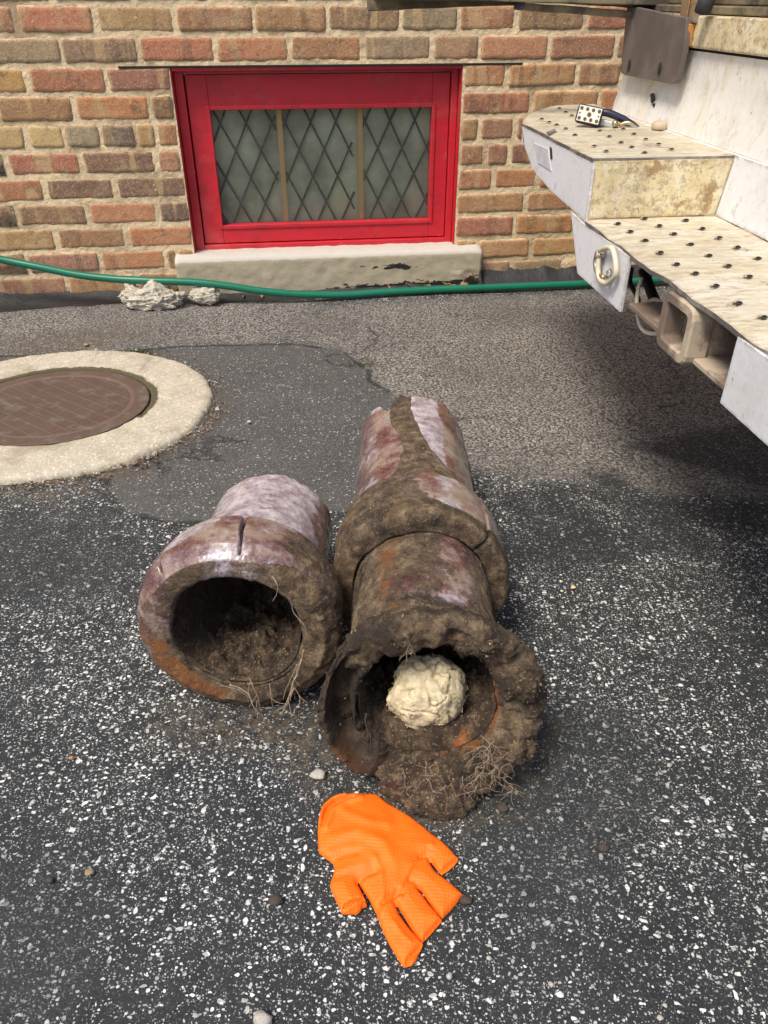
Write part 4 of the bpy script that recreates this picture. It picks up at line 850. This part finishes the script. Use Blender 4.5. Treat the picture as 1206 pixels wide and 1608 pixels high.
gmb = MB(); gmb.add([Vector((a, b, c)) for a, b, c in zip(VX, VY, HZ)], [tuple(f) for f in ff])
edges = {}
for f in ff:
    for i in range(len(f)): e = (f[i], f[(i + 1) % len(f)]); edges[e] = edges.get(e, 0) + 1
bo_ = [e for e in edges if (e[1], e[0]) not in edges]; kk = {}
for e in bo_:
    for x in e:
        if x not in kk: kk[x] = len(gmb.v); gmb.v.append(Vector((VX[x], VY[x], .0008)))
gmb.f += [(b, a, kk[a], kk[b]) for a, b in bo_]; gmb.mi += [0] * len(bo_)
tag(gmb.build('glove', M['glove'], smooth=True, fixn=True), 'bright orange textured rubber glove lying flat on the asphalt', 'glove')
# ------------------------------------------------------------------ truck rear
U0 = .197; TZ, BZ = .46, .553; VM = -1.50
trk = thing('work_truck', 'back of a white work truck with rusty step bumper and hitch', 'truck', W(1.8, VM, 0))
def mir(v): return 2 * VM - v
# lower tread plate with wavy worn front edge
def tread(name, outline, z, teeth, mat, thick=.006, wob=True, parent=None):
    """top plate cut to an outline (u,v) with raised teeth, each with an open dark mouth"""
    n = len(outline); P = []
    for i in range(n):
        a, b = outline[i], outline[(i + 1) % n]; L = math.hypot(b[0] - a[0], b[1] - a[1]); m = max(1, int(L / .012))
        P += [Vector((a[0] + (b[0] - a[0]) * k_ / m, a[1] + (b[1] - a[1]) * k_ / m)) for k_ in range(m)]
    nb = len(P); x0, x1 = min(p.x for p in P), max(p.x for p in P); y0, y1 = min(p.y for p in P), max(p.y for p in P)
    gx, gy = np.meshgrid(np.arange(x0, x1, .006), np.arange(y0, y1, .006)); s_ = sdist([tuple(p) for p in P], gx, gy); ok = s_ > .003
    v_, e_, f_, *_q = geometry.delaunay_2d_cdt(P + [Vector((float(a), float(b))) for a, b in zip(gx[ok], gy[ok])], [(i, (i + 1) % nb) for i in range(nb)], [], 1, 1e-7)
    mb = MB()
    zz = lambda p: z + .0015 * noise.noise(Vector((p.x * 12, p.y * 12, 1))) - (.004 * sm(.03, 0, p.x - U0) * (.5 + noise.noise(Vector((p.y * 14, 3, 1)))) if wob else 0)
    mb.add([W(p.x, p.y, zz(p)) for p in v_], [tuple(f) for f in f_]); k0 = len(mb.v)
    mb.add([W(p.x, p.y, zz(p) - thick) for p in P], []); ring_ = [W(p.x, p.y, zz(p)) for p in P]
    k1 = len(mb.v); mb.add(ring_, [(i, (i + 1) % nb, (i + 1) % nb - nb if False else (i + 1) % nb, i) for i in range(0)])
    mb.f += [(k1 + i, k1 + (i + 1) % nb, k0 + (i + 1) % nb, k0 + i) for i in range(nb)]; mb.mi += [2] * nb
    mb.f.append(tuple(k0 + i for i in range(nb))); mb.mi.append(2)
    for (u, v, sc) in teeth:
        # raised lip: half dome, open towards -v side
        c = W(u, v, z + .001); vs = []; na, nr = 10, 5
        for i in range(na + 1):
            a = math.pi * i / na
            for j in range(nr + 1):
                e = (math.pi / 2) * j / nr; rr_ = .0062 * sc
                vs.append(c + UD * (rr_ * math.cos(a) * math.cos(e)) + VD * (rr_ * 1.5 * math.sin(a) * math.cos(e)) + Vector((0, 0, .0042 * sc * math.sin(e))))
        mb.add(vs, [(i * (nr + 1) + j, (i + 1) * (nr + 1) + j, (i + 1) * (nr + 1) + j + 1, i * (nr + 1) + j + 1) for i in range(na) for j in range(nr)], 0)
        ho = [c + UD * (.0070 * sc * math.cos(a)) + VD * (-.0012 - .0034 * sc * abs(math.sin(a)) * (1 if math.sin(a) > 0 else -1)) + Vector((0, 0, .0012)) for a in [2 * math.pi * i / 12 for i in range(12)]]
        ho = [c + UD * (.0048 * sc * math.cos(a)) + VD * (-.001 + .0026 * sc * math.sin(a) + .0016 * sc * math.cos(a)) + Vector((0, 0, .0010 + .0024 * sc * max(0, math.sin(a)) * .9)) for a in [2 * math.pi * i / 14 for i in range(14)]]
        mb.add(ho, [tuple(range(14))], 1)
    return mb.build(name, [mat, M['chassis'], M['bare']], parent, smooth=False, fixn=False)
lt = []
for x, y in [(305, 90), (465, 58), (712, 70), (380, 138), (552, 103), (810, 120), (468, 192), (640, 152), (910, 175), (558, 265), (740, 215), (1020, 233), (655, 335), (850, 283), (1143, 300), (768, 390), (965, 345), (1090, 410), (890, 465), (1025, 570), (1175, 655)]:
    u, v, _z = uvz(GP(890 + x / 3.816, 330 + y / 3.816, TZ)); lt.append((u, v, 1))
for i in range(12):
    for j in range(4): lt.append((U0 + .04 + j * .05, -1.76 - i * .05, .9))
edgeu = lambda v: U0 + .004 * noise.noise(Vector((v * 9, 0, 0))) + .002 * noise.noise(Vector((v * 40, 0, 0)))
ol = [(edgeu(v), v) for v in np.arange(-1.137, mir(-1.137), -.012)]; ol += [(.425, ol[-1][1]), (.425, -1.137)]
tread('lower_step_tread', ol, TZ, lt, M['tread'], parent=trk)
ut = [uvz(GP(800 + x / 2.97, y / 2.97, BZ))[:2] + (.8,) for x, y in [(150, 560), (185, 575), (220, 587), (262, 605), (305, 635), (232, 510), (262, 527), (290, 543), (420, 615), (530, 607), (465, 642), (580, 630), (395, 687), (520, 670), (635, 655), (450, 712), (570, 692), (695, 678), (630, 718), (755, 702)]]
top = [(U0, -1.134), (U0, -.715), (.215, -.66), (.265, -.545), (.36, -.43), (.455, -.415), (.455, -.70), (.437, -1.134)]
for side in (0, 1):
    f = (lambda v: v) if side == 0 else mir
    o_ = [(u, f(v)) for u, v in top]; o_ = o_ if side == 0 else o_[::-1]
    tread('upper_step_tread', o_, BZ, [(u, f(v), s__) for u, v, s__ in ut], M['tread'], wob=False, parent=trk)
    # riser facing the camera end (stained yellow), rear face and slanting end
    b = MB(); q = [W(U0 + .002, f(-1.136), TZ + .001), W(.424, f(-1.136), TZ + .001), W(.436, f(-1.136), BZ - .004), W(U0 + .002, f(-1.136), BZ - .004)]; b.prism(q, VD * (.004 if side == 0 else -.004)); b.build('step_riser', M['yellow'], trk, bevel=.001)
    b = MB(); q = [(-1.138, BZ - .006), (-1.138, .458), (-1.066, .462), (-.94, .468), (-.82, .483), (-.75, .512), (-.715, BZ - .006)]
    b.prism([W(U0, f(v), z) for v, z in q], UD * .004)
    q2 = [(U0, -.715, BZ - .006), (U0, -.715, .536), (.215, -.66, .53), (.265, -.545, .525), (.36, -.43, .52), (.455, -.415, .52), (.455, -.415, BZ - .006), (.36, -.43, BZ - .006), (.265, -.545, BZ - .006), (.215, -.66, BZ - .006)]
    lo = [(U0, -.74, .515), (.215, -.66, .505), (.265, -.545, .50), (.36, -.43, .495), (.455, -.415, .495)]; hi = [(U0, -.715, BZ - .006), (.215, -.66, BZ - .006), (.265, -.545, BZ - .006), (.36, -.43, BZ - .006), (.455, -.415, BZ - .006)]
    for a in range(4): b.add([W(u, f(v), z) for u, v, z in (lo[a], lo[a + 1], hi[a + 1], hi[a])], [(0, 1, 2, 3)])
    b.build('step_end_panel', M['white'], trk)
    if side == 0:
        # riveted reflector plate and slot on the end panel
        rp_ = MB(); rp_.prism([UP(x, y, U0 - .0015) for x, y in ((838, 225), (860, 234), (865, 268), (845, 256))], UD * .0012); rp_.build('reflector_plate', M['plate'], trk)
        sp = MB(); sp.prism([UP(x, y, U0 - .0012) for x, y in ((863, 230), (866, 233), (867, 250), (864, 250))], UD * .001); sp.build('slot', M['chassis'], trk)
        rv_ = MB(); rv_.prism([GP(x, y, BZ + .0012) for x, y in ((858, 209), (870, 204), (874, 207), (862, 213))], Vector((0, 0, .002))); rv_.build('worn_patch', M['bare'], trk)
    # drop plate of the rear face
    b = MB(); q = [(-1.066, .458), (-1.137, .371), (-1.334, .371), (-1.334, .4535), (-1.137, .4535)] if side == 0 else [(-1.066, .458), (-1.137, .371), (-1.352, .371), (-1.352, .4535), (-1.137, .4535)]
    b.prism([W(U0 - .001, f(v), z) for v, z in q], UD * .005); b.build('drop_plate', M['white'], trk, bevel=.0012)
# chain loop with its clamp on the far drop plate
c = UP(950, 420, U0 - .004); cl = MB(); k_ = [UP(x, y, U0 - .010) for x, y in ((941, 394), (952, 389), (962, 392), (967, 415), (966, 433), (953, 445), (943, 440), (939, 425))]; lp = smooth_path(k_ + [k_[0]], 5); cl.tube(lp, .0042, 8)
cl.build('safety_chain_loop', M['wire'], trk, smooth=True)
cl = MB()
for x, y, r_ in ((941, 402, .009), (947, 396, .006), (957, 431, .007), (942, 436, .006)): lump('', None, UP(x, y, U0 - .008), (r_ * .8, r_, r_ * 1.1), .3, 2, x, 3, mb=cl)
cl.tube(smooth_path([UP(x, y, U0 - .008) for x, y in ((938, 398), (935, 412), (938, 428), (948, 436))], 5), .004, 7)
cl.build('chain_clamp', M['steel'], trk, smooth=True)
# bottom channel flange and web, hitch receiver
b = MB(); b.uvbox(U0 + .01, .345, -1.66, -1.335, .378, .386); b.uvbox(.33, .345, -2.2, -1.56, .387, .452); b.uvbox(U0 + .01, .345, -1.97, -1.662, .376, .384); b.build('bumper_channel', M['recv'], trk, bevel=.002)
hb = MB(); cc = W(.30, -1.6665 + .0, .3868); vs = [W(.262 + .026 * math.cos(a), -1.632 + .026 * math.sin(a), .3868) for a in [2 * math.pi * i / 28 for i in range(28)]]; hb.prism(vs, Vector((0, 0, .0008))); hb.build('drain_hole', M['chassis'], trk)
v0, v1, z0, z1, tw = -1.552, -1.466, .374, .450, .010
hr = MB(); 
def rring(mb, ua, ub, v0, v1, z0, z1, t_):
    mb.uvbox(ua, ub, v0, v0 + t_, z0, z1); mb.uvbox(ua, ub, v1 - t_, v1, z0, z1); mb.uvbox(ua, ub, v0 + t_, v1 - t_, z0, z0 + t_); mb.uvbox(ua, ub, v0 + t_, v1 - t_, z1 - t_, z1)
def oct_tube(mb, ua, ub, v0, v1, z0, z1, t_, ch):
    def sec(u, i):
        a0, a1, b0, b1, c = v0 + i, v1 - i, z0 + i, z1 - i, max(.002, ch - i * .6); o = []
        for (cx, cy, s0) in ((a1 - c, b1 - c, 0), (a0 + c, b1 - c, 90), (a0 + c, b0 + c, 180), (a1 - c, b0 + c, 270)):
            for k in range(4): a = R(s0 + 30 * k); o.append(W(u, cx + c * math.cos(a), cy + c * math.sin(a)))
        return o
    S = [sec(ub, 0), sec(ua + .003, 0), sec(ua, .002), sec(ua, t_ - .002), sec(ua + .003, t_), sec(ub, t_)]; n = 16; vs = sum(S, [])
    mb.add(vs, [(i * n + j, i * n + (j + 1) % n, (i + 1) * n + (j + 1) % n, (i + 1) * n + j) for i in range(5) for j in range(n)])
oct_tube(hr, U0 - .004, U0 + .024, v0, v1, z0, z1, .014, .014); oct_tube(hr, U0 + .0245, .60, v0 + .006, v1 - .006, z0 + .006, z1 - .006, .0085, .008)
hr.build('hitch_receiver', M['recv'], trk, smooth=False)
# cables
cb = MB(); cb.tube(smooth_path([UP(x, y, .225) for x, y in ((1007, 436), (1002, 455), (1000, 480), (1004, 508), (1015, 522), (1034, 524))], 6), .0032, 8); cb.tube(smooth_path([UP(x, y, .26) for x, y in ((1018, 474), (1028, 470), (1042, 476))], 5), .003, 8); cb.build('cream_cable', M['wire'], trk, smooth=True)
cb = MB(); cb.tube(smooth_path([UP(x, y, .30) for x, y in ((1010, 425), (1018, 445), (1024, 462), (1030, 476))], 5), .009, 8); cb.tube(smooth_path([UP(x, y, .28) for x, y in ((992, 420), (990, 445), (1002, 468), (1000, 480))], 5), .004, 8); cb.build('black_cable', M['black'], trk, smooth=True)
# panels behind the steps
b = MB(); b.prism([W(.426, -1.13, TZ + .001), W(.437, -1.13, BZ), W(.437, mir(-1.13), BZ), W(.426, mir(-1.13), TZ + .001)], UD * .01); b.build('back_riser', M['white'], trk)
pt = [UP(x, y, .458) for x, y in ((966, 178), (988, 30))]; zt = .672
b = MB(); vf = uvz(UP(968, 175, .458))[1]
pr = [(.447, BZ + .001), (.450, .575), (.458, .60), (.462, .640), (.462, .686)]
vsn = np.linspace(vf, mir(vf), 40); vs = [W(u, v, z) for v in vsn for u, z in pr]; b.add(vs, [(i * 5 + j, (i + 1) * 5 + j, (i + 1) * 5 + j + 1, i * 5 + j + 1) for i in range(39) for j in range(4)])
b.add([p + UD * .01 for p in vs], [(i * 5 + j, (i + 1) * 5 + j, (i + 1) * 5 + j + 1, i * 5 + j + 1) for i in range(39) for j in range(4)])
b.build('back_panel', M['cream'], trk, smooth=True)
b = MB(); b.uvbox(.437, .447, mir(vf), vf, BZ - .004, BZ + .0005); b.build('ledge', M['cream'], trk)
b = MB(); b.prism([UP(x, y, .450) for x, y in ((1021, 148), (1024, 146), (1026, 156), (1022, 162))], UD * .004); b.prism([UP(x, y, .450) for x, y in ((1024, 163), (1026, 162), (1026, 168), (1025, 168))], UD * .004); b.build('paint_chip', M['chassis'], trk)
# brown mounting plate
ol = [(984, 8), (1078, 28), (1074, 78), (1063, 126), (1059, 131), (1052, 132), (1014, 124), (980, 118), (974, 114), (976, 90)]
b = MB(); b.prism([UP(x, y, .435) for x, y in ol], UD * .010); mpl = b.build('mounting_plate', M['darkp'], trk, bevel=.002)
for x, y in ((988, 103), (1036, 108)):
    b = MB(); c = UP(x, y, .434); b.prism([c + VD * (.006 * math.cos(a)) + Vector((0, 0, .011 * math.sin(a))) for a in [2 * math.pi * i / 12 for i in range(12)]], UD * -.0012); b.build('bolt_hole', M['chassis'], mpl)
# upper cream rail, dark gap, sill above
def urail(name, u0, u1, ptl, mat, extra=0, bev=.004):
    a = uvz(UP(*ptl[0], u0)); bb = uvz(UP(*ptl[1], u0)); z1, z0 = a[2], bb[2]; v0 = max(a[1], bb[1]); b = MB(); b.uvbox(u0, u1, mir(v0), v0, z0, z1); return b.build(name, mat, trk, bevel=bev)
r1 = urail('cream_rail', .452, .52, ((1090, 24), (1083, 75)), M['yellow'])
b = MB(); zz = uvz(UP(1085, 76, .452))[2]; b.uvbox(.466, .54, mir(-.55), -.55, zz - .02, zz - .001); b.build('rail_gap', M['chassis'], trk)
b = MB(); z_ = uvz(UP(1100, 24, .452))[2]; b.uvbox(.475, .53, mir(-.56), -.56, z_ + .001, z_ + .014); b.uvbox(.50, .54, mir(-.56), -.56, z_ + .0145, z_ + .07); b.build('deck_sill', M['wood'], trk, bevel=.003)
# corner post with rust run
b = MB(); a = uvz(UP(1085, 0, .446)); vpost = a[1]; zb = uvz(UP(1085, 36, .446))[2]; b.uvbox(.444, .456, vpost - .030, vpost + .032, zb, .98); b.uvbox(.440, .4435, vpost - .006, vpost + .012, zb + .004, .98); b.build('corner_post', M['rustw'], trk, bevel=.003)
b = MB(); zc = uvz(UP(1078, 73, .446))[2]; vq = uvz(UP(1078, 60, .446))[1]; b.uvbox(.440, .4515, vq - .014, vq + .012, zc, zb - .001); b.build('rusty_bracket', M['orange'], trk, bevel=.002)
b = MB(); b.tube([UP(1112, -6, .436), UP(1106, 10, .436), UP(1103, 19, .436)], .014, 12); b.build('latch_pin', M['chassis'], trk, smooth=True, bevel=0)
# body, chassis and wheels, mostly outside the picture
b = MB(); b.uvbox(.80, 4.6, mir(-.5), -.5, .84, .90); b.build('flat_bed', M['white'], trk, bevel=.01)  # unseen bed, kept thin and set back so sky light reaches the ground
b = MB(); b.uvbox(.56, 5.8, VM - .42, VM - .34, .48, .66); b.uvbox(.56, 5.8, VM + .34, VM + .42, .48, .66); b.uvbox(.55, .60, mir(-.6), -.6, .56, .83); b.tube([W(1.6, mir(-.62), .36), W(1.6, -.62, .36)], .05, 16); b.build('chassis', M['chassis'], trk)
b = MB(); b.prism([W(u, -.50, z) for u, z in ((4.7, .55), (6.2, .55), (6.2, 1.15), (5.7, 1.3), (5.35, 2.1), (4.7, 2.1))], VD * -2.0); b.build('cab', M['white'], trk, bevel=.03)
for u in (1.6, 5.3):
    for v in (-.66, mir(-.66)):
        b = MB(); q = [W(u, v - .12, .37), W(u, v - .11, .37), W(u, v + .11, .37), W(u, v + .12, .37)]; b.tube(q, [.31, .365, .365, .31], 48); wh = b.build('wheel', M['black'], trk, smooth=False, bevel=.008)
        b = MB(); b.tube([W(u, v - .125, .37), W(u, v + .125, .37)], .19, 32); b.build('rim', M['gal'], wh)
# ------------------------------------------------------------------ weathered planks sticking out behind the truck
def plank(pts_, vv, th, dep, label):
    a, b_ = [WPt(x, y, vv) for x, y in pts_]; mb = MB(); d_ = (b_ - a); L = d_.length; d_.normalize(); up_ = VD.cross(d_).normalized(); up_ = -up_ if up_.z < 0 else up_; n_ = 40; vs = []
    for i in range(n_ + 1):
        t_ = i / n_; c = a + d_ * L * t_ + up_ * (.0015 * noise.noise(Vector((t_ * 8, vv, th * 30))))
        vs += [c, c + VD * dep, c + VD * dep + up_ * th, c + up_ * th]
    mb.add(vs, [(i * 4 + j, i * 4 + (j + 1) % 4, (i + 1) * 4 + (j + 1) % 4, (i + 1) * 4 + j) for i in range(n_) for j in range(4)] + [(0, 1, 2, 3), (n_ * 4 + 3, n_ * 4 + 2, n_ * 4 + 1, n_ * 4)])
    return mb
plk = thing('ladder', 'weathered wooden ladder rail sticking out behind the truck deck', 'ladder', W(.2, -.6, .75))
mb = plank([(812, 15), (1054, 34)], -.62, .013, .03, ''); mb.build('lower_board', M['wood'], plk, bevel=.002)
mb = plank([(800, 1), (1056, 16)], -.612, .012, .012, ''); mb.build('backing_board', M['wood'], plk, bevel=.002)
mb = plank([(590, -2), (1056, 9)], -.64, .016, .05, ''); mb.build('upper_board', M['wood'], plk, bevel=.002)
mb = plank([(579, 17), (812, 8)], -.60, .022, .03, ''); mb.build('tip_board', M['wood'], plk, bevel=.002)
b = MB(); b.tube([WPt(817, 8, -.635), WPt(817, 8, -.60)], .009, 14); b.build('bolt', M['chassis'], plk, bevel=.001)
# ------------------------------------------------------------------ work light on the upper step
lt_ = thing('work_light', 'small rectangular LED work light lying on the upper truck step', 'work light', GP(925, 200, BZ))
def lrot(): return Matrix.Rotation(R(-16), 3, 'Z') @ Matrix.Rotation(R(-14), 3, 'X') @ Matrix.Rotation(R(9), 3, 'Y')
LR = lrot(); lc = GP(923, 197, BZ + .004) + Vector((0, 0, .019)); ax_ = (LR @ Vector((1, 0, 0)), LR @ Vector((0, 1, 0)), LR @ Vector((0, 0, 1)))
b = MB(); b.box(lc + ax_[1] * .010, (.050, .018, .034), ax_); b.build('housing', M['black'], lt_, bevel=.006)
b = MB(); b.box(lc + ax_[1] * .0005, (.044, .002, .028), ax_); b.build('led_panel', M['lens'], lt_, bevel=.0008)
b = MB()
for (i, j) in [(-1.5, -1), (-.5, -1), (.5, -1), (1.5, -1), (-1.5, 1), (-.5, 1), (.5, 1), (1.5, 1), (-1.6, 0), (1.6, 0), (0, 0)]:
    c = lc + ax_[0] * (i * .0115) + ax_[2] * (j * .0088) - ax_[1] * .0006; rr_ = .0034 if (i, j) != (0, 0) else .0042
    b.tube([c + ax_[1] * .0002, c - ax_[1] * .0006], rr_ if abs(i) < 1.55 or j else .0016, 10)
b.build('led_beads', M['led'], lt_)
b = MB(); b.box(lc + ax_[1] * .034 + ax_[0] * .030 - Vector((0, 0, .006)), (.05, .022, .014), ax_); b.build('bracket', M['gal'], lt_, bevel=.004)
b = MB(); b.tube([lc + ax_[1] * .032 + ax_[0] * .052 + Vector((0, 0, -.004)), lc + ax_[1] * .030 + ax_[0] * .052 + Vector((0, 0, -.004)) - ax_[1] * .02], .006, 14); b.tube(smooth_path([lc + ax_[1] * .03 + ax_[0] * q + Vector((0, 0, h)) for q, h in ((.06, -.004), (.075, .004), (.09, .000), (.10, -.010))], 5), .004, 8); b.build('screw', M['steel'], lt_, smooth=True)
b = MB(); b.tube(smooth_path([lc + ax_[1] * .05 + ax_[0] * q + Vector((0, 0, h)) for q, h in ((.005, .010), (.03, .016), (.06, .012), (.085, .004), (.10, -.004))], 6), [.007] * 25, 10); b.build('handle', M['navy'], lt_, smooth=True)
cp = MB(); c = GP(1034, 203, BZ + .001); cp.tube([c, c + Vector((0, 0, .004)), c + Vector((0, 0, .011)), c + Vector((0, 0, .014))], [.0135, .0145, .0135, .010], 24)
tag(cp.build('cap', M['tan'], smooth=True), 'round tan rubber cap standing on the upper truck step', 'cap')
# ------------------------------------------------------------------ loose things
def pebble(label, mat, x, y, r_, seed, cat='pebble', group=None, fl=.6, name='pebble'):
    g_ = GP(x, y, r_ * .4); mb = MB(); lump('', None, (0, 0, 0), (r_, r_ * .8, r_ * fl), .35, 1.4, seed, 2, mb=mb)
    o = mb.build(name, mat, smooth=True); o.location = g_; return tag(o, label, cat, group)
pebble('yellow pebble on the asphalt right of the long pipe', M['pebyel'], 900, 922, .0042, 1)
pebble('brown dirt clod on asphalt at left of the orange glove', M['pebdark'], 433, 1413, .0072, 2, 'clod', name='dirt_clod')
pebble('dark clod on asphalt right of the orange glove', M['pebdark'], 947, 1331, .0070, 3, 'clod', name='dirt_clod')
pebble('rounded brown clod touching the glove fingertips', M['pebdark'], 732, 1413, .0062, 4, 'clod', name='dirt_clod')
pebble('brown clod at the right foot of the long pipe', M['pebdark'], 790, 1268, .0075, 14, 'clod', name='dirt_clod')
pebble('pale angular stone chip at the bottom edge of the picture', M['pebble'], 412, 1600, .0085, 5, fl=.9)
pebble('tiny orange stone on the asphalt at left', M['orange'], 112, 1190, .0032, 6)
pebble('brownish stone left of the two small clods', M['pebdark'], 78, 1382, .0038, 7)
pebble('tan stone chip on asphalt near the lower left', M['crumb'], 140, 1370, .0052, 8)
pebble('flat pale stone on dirt between the two pipes', M['pebble'], 500, 1216, .0095, 9, fl=.4)
pebble('little white stone beside the concrete collar', M['pebble'], 391, 662, .005, 10)
pebble('tan stone on the asphalt behind the concrete collar', M['leaf'], 135, 541, .007, 12)
src = None; rnd = random.Random(3)
protos = [lump('pebble', M['pebble'], (0, 0, 0), (.0026, .0021, .0014), .4, 1.4, s_ * 3.3, 2) for s_ in range(5)]
cnt = 0
while cnt < 14:
    x, y = rnd.uniform(-10, 1215), rnd.uniform(840, 1606)
    if 200 < x < 860 and y < 1300: continue
    if 480 < x < 740 and 1230 < y < 1530: continue
    o = protos[cnt] if cnt < 5 else protos[cnt % 5].copy()
    if cnt >= 5: COL.objects.link(o)
    g_ = GP(x, y); o.location = (g_.x, g_.y, .0006); o.rotation_euler = (0, 0, rnd.uniform(0, 6.3)); s__ = rnd.uniform(.5, 1.25); o.scale = (s__, s__, s__)
    tag(o, 'tiny pale stone chip loose among the asphalt chips', 'pebble', 'tiny loose stone chips on the asphalt'); cnt += 1
# dry leaves
def leafmesh(seed):
    mb = MB(); n_ = 7; vs = []; rl = random.Random(seed)
    for i in range(n_ + 1):
        t_ = i / n_; w_ = .011 * math.sin(math.pi * (.06 + .9 * t_)) * rl.uniform(.7, 1.2)
        for j in (-1, -.5, 0, .5, 1): vs.append(Vector(((t_ - .5) * .034, j * w_, .004 + .006 * abs(j) * rl.uniform(.4, 1.2) + .005 * math.sin(t_ * 5 + seed))))
    mb.add(vs, [(i * 5 + j, (i + 1) * 5 + j, (i + 1) * 5 + j + 1, i * 5 + j + 1) for i in range(n_) for j in range(4)]); return mb
lfp = [(412, 474, 0, .6), (655, 462, 0, .9), (640, 447, 0, .7), (700, 446, .02, .8), (672, 449, 0, .8), (738, 440, .02, 1.2), (728, 447, .0, 1), (745, 432, .02, .9), (610, 450, 0, .6), (690, 456, 0, .6), (660, 440, .01, .7), (713, 450, 0, .8), (384, 476, 0, .5)]
for i, (x, y, z, s__) in enumerate(lfp):
    o = leafmesh(i).build('dry_leaf', M['leaf'], smooth=True); g_ = WPt(x, y, -.065); o.location = (g_.x, g_.y, max(.002, g_.z - .004)); o.rotation_euler = (rnd.uniform(-.6, .6), rnd.uniform(-.5, .5), rnd.uniform(0, 6)); o.scale = (s__,) * 3
    lab = {0: 'brown dry leaf on asphalt in front of the left sill half', 12: 'small dry leaf beside the smaller concrete chunk', 1: 'dry leaf in front of the hose below the sill', 5: 'largest curled dry leaf at the right end of the sill'}.get(i)
    tag(o, lab or 'brown dry leaf in the litter between hose and sill', 'leaf', 'dry leaves below the window sill')
# leaf litter and crumbs along the front of the collar, crumbs of mud by the pipes
lit = MB(); rl = random.Random(9)
for _ in range(900):
    a = R(rl.uniform(-120, 5)) if rl.random() < .85 else R(rl.uniform(10, 110)); rr_ = .336 + abs(rl.gauss(0, .016)); p = MC + Vector((math.cos(a) * rr_ * 1.045, math.sin(a) * rr_ * .965, .0015 + rl.random() * .003)); s__ = rl.uniform(.0015, .0055)
    q = [p + Vector((rl.uniform(-1, 1), rl.uniform(-1, 1), rl.uniform(-.3, .5))) * s__ for _k in range(4)]; lit.add(q, [(0, 1, 2), (0, 2, 3)], rl.choice((0, 0, 1, 2)))
tag(lit.build('leaf_litter', [M['leaf'], M['pebdark'], M['pebble']]), 'brown leaf litter gathered along the concrete collar', 'leaf litter', None, 'stuff')
cr = MB()
for _ in range(1000):
    if rl.random() < .5: x, y = rl.gauss(400, 75), rl.gauss(1142, 17)
    else: x, y = rl.gauss(640, 110), rl.gauss(1262, 28)
    p = GP(x, y, .001); s__ = rl.uniform(.0006, .0026) * (1.5 if rl.random() < .08 else 1)
    q = [p + Vector((rl.uniform(-1, 1), rl.uniform(-1, 1), rl.uniform(-.2, .8))) * s__ for _k in range(4)]; cr.add(q, [(0, 1, 2), (0, 2, 3), (0, 1, 3), (1, 2, 3)], rl.choice((0, 0, 1)))
tag(cr.build('mud_crumbs', [M['soil'], M['pebdark']]), 'brown mud crumbs scattered in front of both pipes', 'mud crumbs', None, 'stuff')
ms = MB()
for _ in range(500):
    x, y = (rl.gauss(215, 14), rl.gauss(553, 1.2)) if rl.random() < .7 else (rl.gauss(570, 14), rl.gauss(572, 2.5))
    p = GP(x, y, .001); q = [p + Vector((rl.uniform(-1, 1), rl.uniform(-1, 1), rl.uniform(0, 1.2))) * .0035 for _k in range(3)]; ms.add(q, [(0, 1, 2)])
tag(ms.build('moss', M['moss']), 'green moss tufts growing in the asphalt joints', 'moss', None, 'stuff')
